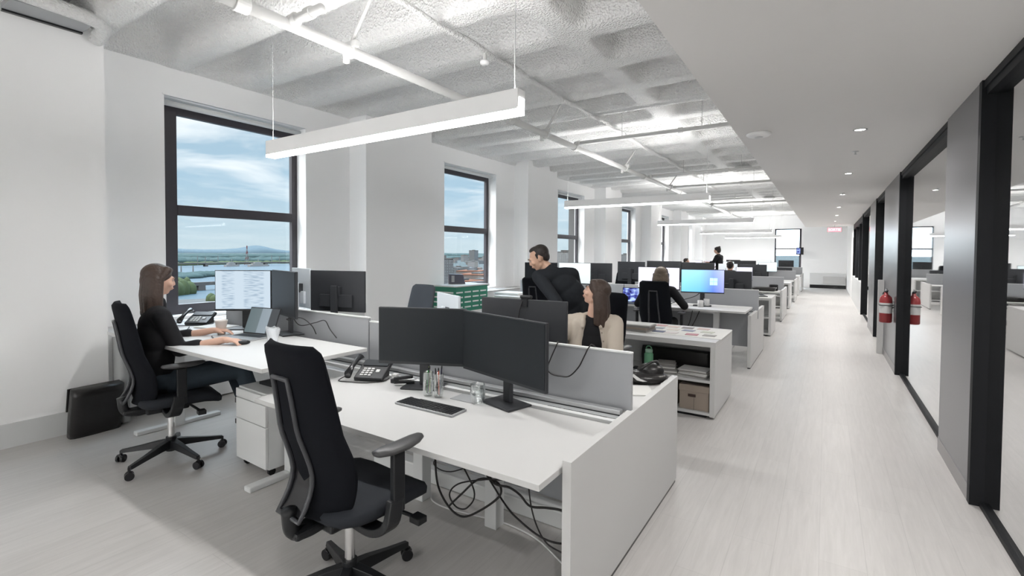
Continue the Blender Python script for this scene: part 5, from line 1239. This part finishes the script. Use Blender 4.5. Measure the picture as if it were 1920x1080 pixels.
person('short-haired man in a dark shirt leaning forward beside the seated person in beige', dict(pelvis=(-2.00, 4.36, .88), chest=(-2.08, 4.25, 1.13), head=(-2.345, 4.10, 1.490), shL=(-2.29, 4.00, 1.325), shR=(-2.08, 4.30, 1.345), elL=(-2.06, 3.96, 1.09), elR=(-2.10, 4.50, 1.08), wrL=(-2.08, 3.86, .99), wrR=(-2.30, 4.5, .98), hipL=(-2.00, 4.27, .86), hipR=(-1.96, 4.45, .86), knL=(-2.04, 4.26, .48), knR=(-2.00, 4.48, .48), anL=(-1.98, 4.30, .09), anR=(-1.94, 4.50, .09), toeL=(-2.10, 4.24, .04), toeR=(-2.06, 4.44, .04)),
       (-.80, -.42, -.42), skin='skin2', hair='hairdark', style='short', top='navyshirt', trousers='shirtblack', sleeve=.86, s=1.02, hands=(((.05, -.35, -.9), (-.8, -.3, 0), (.3, -.9, .2), .25), None), vox=.0065)
person('seated person with long brown hair in a beige overshirt looking up at the man', dict(pelvis=(-1.70, 3.93, .55), chest=(-1.68, 3.87, .80), head=(-1.655, 3.87, 1.205), shL=(-1.50, 3.93, .955), shR=(-1.85, 3.79, .950), elL=(-1.44, 3.80, .70), elR=(-1.93, 3.62, .74), wrL=(-1.52, 3.58, .72), wrR=(-1.80, 3.42, .73), hipL=(-1.60, 3.88, .54), hipR=(-1.78, 3.84, .54), knL=(-1.56, 3.46, .54), knR=(-1.80, 3.44, .54), anL=(-1.56, 3.42, .12), anR=(-1.80, 3.40, .12), toeL=(-1.56, 3.30, .04), toeR=(-1.80, 3.28, .04)),
       (-.90, -.26, .32), hair='hair', style='long', top='shirtblack', trousers='denim', sleeve=.3, s=1.0, over='beige', vox=.0065)
person('person in black with headphones and ash-blond hair seen from behind', dict(pelvis=(-1.95, 6.80, .58), chest=(-1.95, 6.80, .86), head=(-1.935, 6.84, 1.235), shL=(-2.13, 6.80, 1.04), shR=(-1.77, 6.80, 1.04), elL=(-2.26, 6.82, .83), elR=(-1.60, 6.78, .84), wrL=(-2.27, 6.99, .90), wrR=(-1.66, 7.05, .84), hipL=(-2.04, 6.85, .56), hipR=(-1.86, 6.85, .56), knL=(-2.06, 7.25, .56), knR=(-1.86, 7.25, .56), anL=(-2.06, 7.25, .12), anR=(-1.86, 7.25, .12), toeL=(-2.06, 7.38, .04), toeR=(-1.86, 7.38, .04)),
       (-.12, .99, -.08), hair='hairblond', style='bob', top='shirtblack', trousers='shirtblack', sleeve=.95, s=1.0, hands=(((0, .3, 1), (-1, 0, 0), (0, 1, 0), .5), None), vox=.009)
t = thing('headphones', 'dark over-ear headphones on the ash-blond head', 'headphones', (-1.935, 6.84, 1.235))
MB().tube([(math.cos(a) * .092, -.01, .02 + math.sin(a) * .125) for a in [PI * k / 14 for k in range(15)]], .008, 8).build('headband', M['black'], t, smooth=True)
for sx in (-1, 1): MB().cyl((sx * .080, -.01, .01), (sx * .108, -.01, .01), .034, n=20).build('earcup', M['black'], t, bevel=.006)
t = thing('thermos_cup', 'dark cup with white band held up by the headphone wearer', 'cup', (-2.285, 7.06, .93)); MB().lathe([(.001, 0), (.030, 0), (.034, .12), (.001, .12)], n=20).build('body', M['black'], t, smooth=True); MB().lathe([(.0325, .05), (.0345, .05), (.0345, .08), (.0325, .08)], n=20).build('band', M['white'], t)
person('distant standing person in black with a hair bun, turned to the windows', dict(pelvis=(-3.00, 17.4, .98), chest=(-3.0, 17.4, 1.28), head=(-3.07, 17.38, 1.665), shL=(-3.05, 17.22, 1.47), shR=(-2.97, 17.58, 1.46), elL=(-3.15, 17.2, 1.26), elR=(-2.98, 17.66, 1.2), wrL=(-3.36, 17.2, 1.28), wrR=(-3.15, 17.7, 1.12), hipL=(-3.0, 17.32, .95), hipR=(-3.0, 17.5, .95), knL=(-3.0, 17.3, .52), knR=(-3.0, 17.5, .52), anL=(-3.0, 17.3, .09), anR=(-2.98, 17.5, .09), toeL=(-3.13, 17.3, .04), toeR=(-3.1, 17.5, .04)),
       (-.95, -.05, -.1), hair='hairdark', style='bun', top='shirtblack', trousers='denim', sleeve=.4, vox=.013, face=False)
SEAT = lambda x, y, dz=0: dict(pelvis=(x, y, .55), chest=(x, y, .82), head=(x, y + .03, 1.235 + dz), shL=(x - .17, y, 1.0), shR=(x + .17, y, 1.0), elL=(x - .24, y + .08, .76), elR=(x + .24, y + .08, .76), wrL=(x - .15, y + .30, .74), wrR=(x + .15, y + .30, .74), hipL=(x - .09, y + .05, .54), hipR=(x + .09, y + .05, .54), knL=(x - .11, y + .42, .54), knR=(x + .11, y + .42, .54), anL=(x - .11, y + .42, .10), anR=(x + .11, y + .42, .10), toeL=(x - .11, y + .54, .04), toeR=(x + .11, y + .54, .04))
person('distant dark-haired person seated with their back turned at the third cluster', SEAT(-1.86, 12.15, .03), (0, 1, -.05), hair='hairdark', style='short', top='shirtblack', sleeve=.9, vox=.013, face=False)
person('distant dark-haired person in profile beside the white-lit display', SEAT(-4.22, 18.1, .03), (.95, .3, -.05), hair='hairdark', style='short', top='pinkwhite', sleeve=.5, vox=.013, face=False)
o = MB().tube(curve_pts([(-2.24, 4.00, 1.33), (-2.225, 4.02, 1.22), (-2.20, 4.05, 1.12), (-2.19, 4.07, 1.02)], 6), .010, 8).build('lanyard', M['white2'], smooth=True)
tag(o, 'pale lanyard hanging from the neck of the leaning man', 'lanyard')
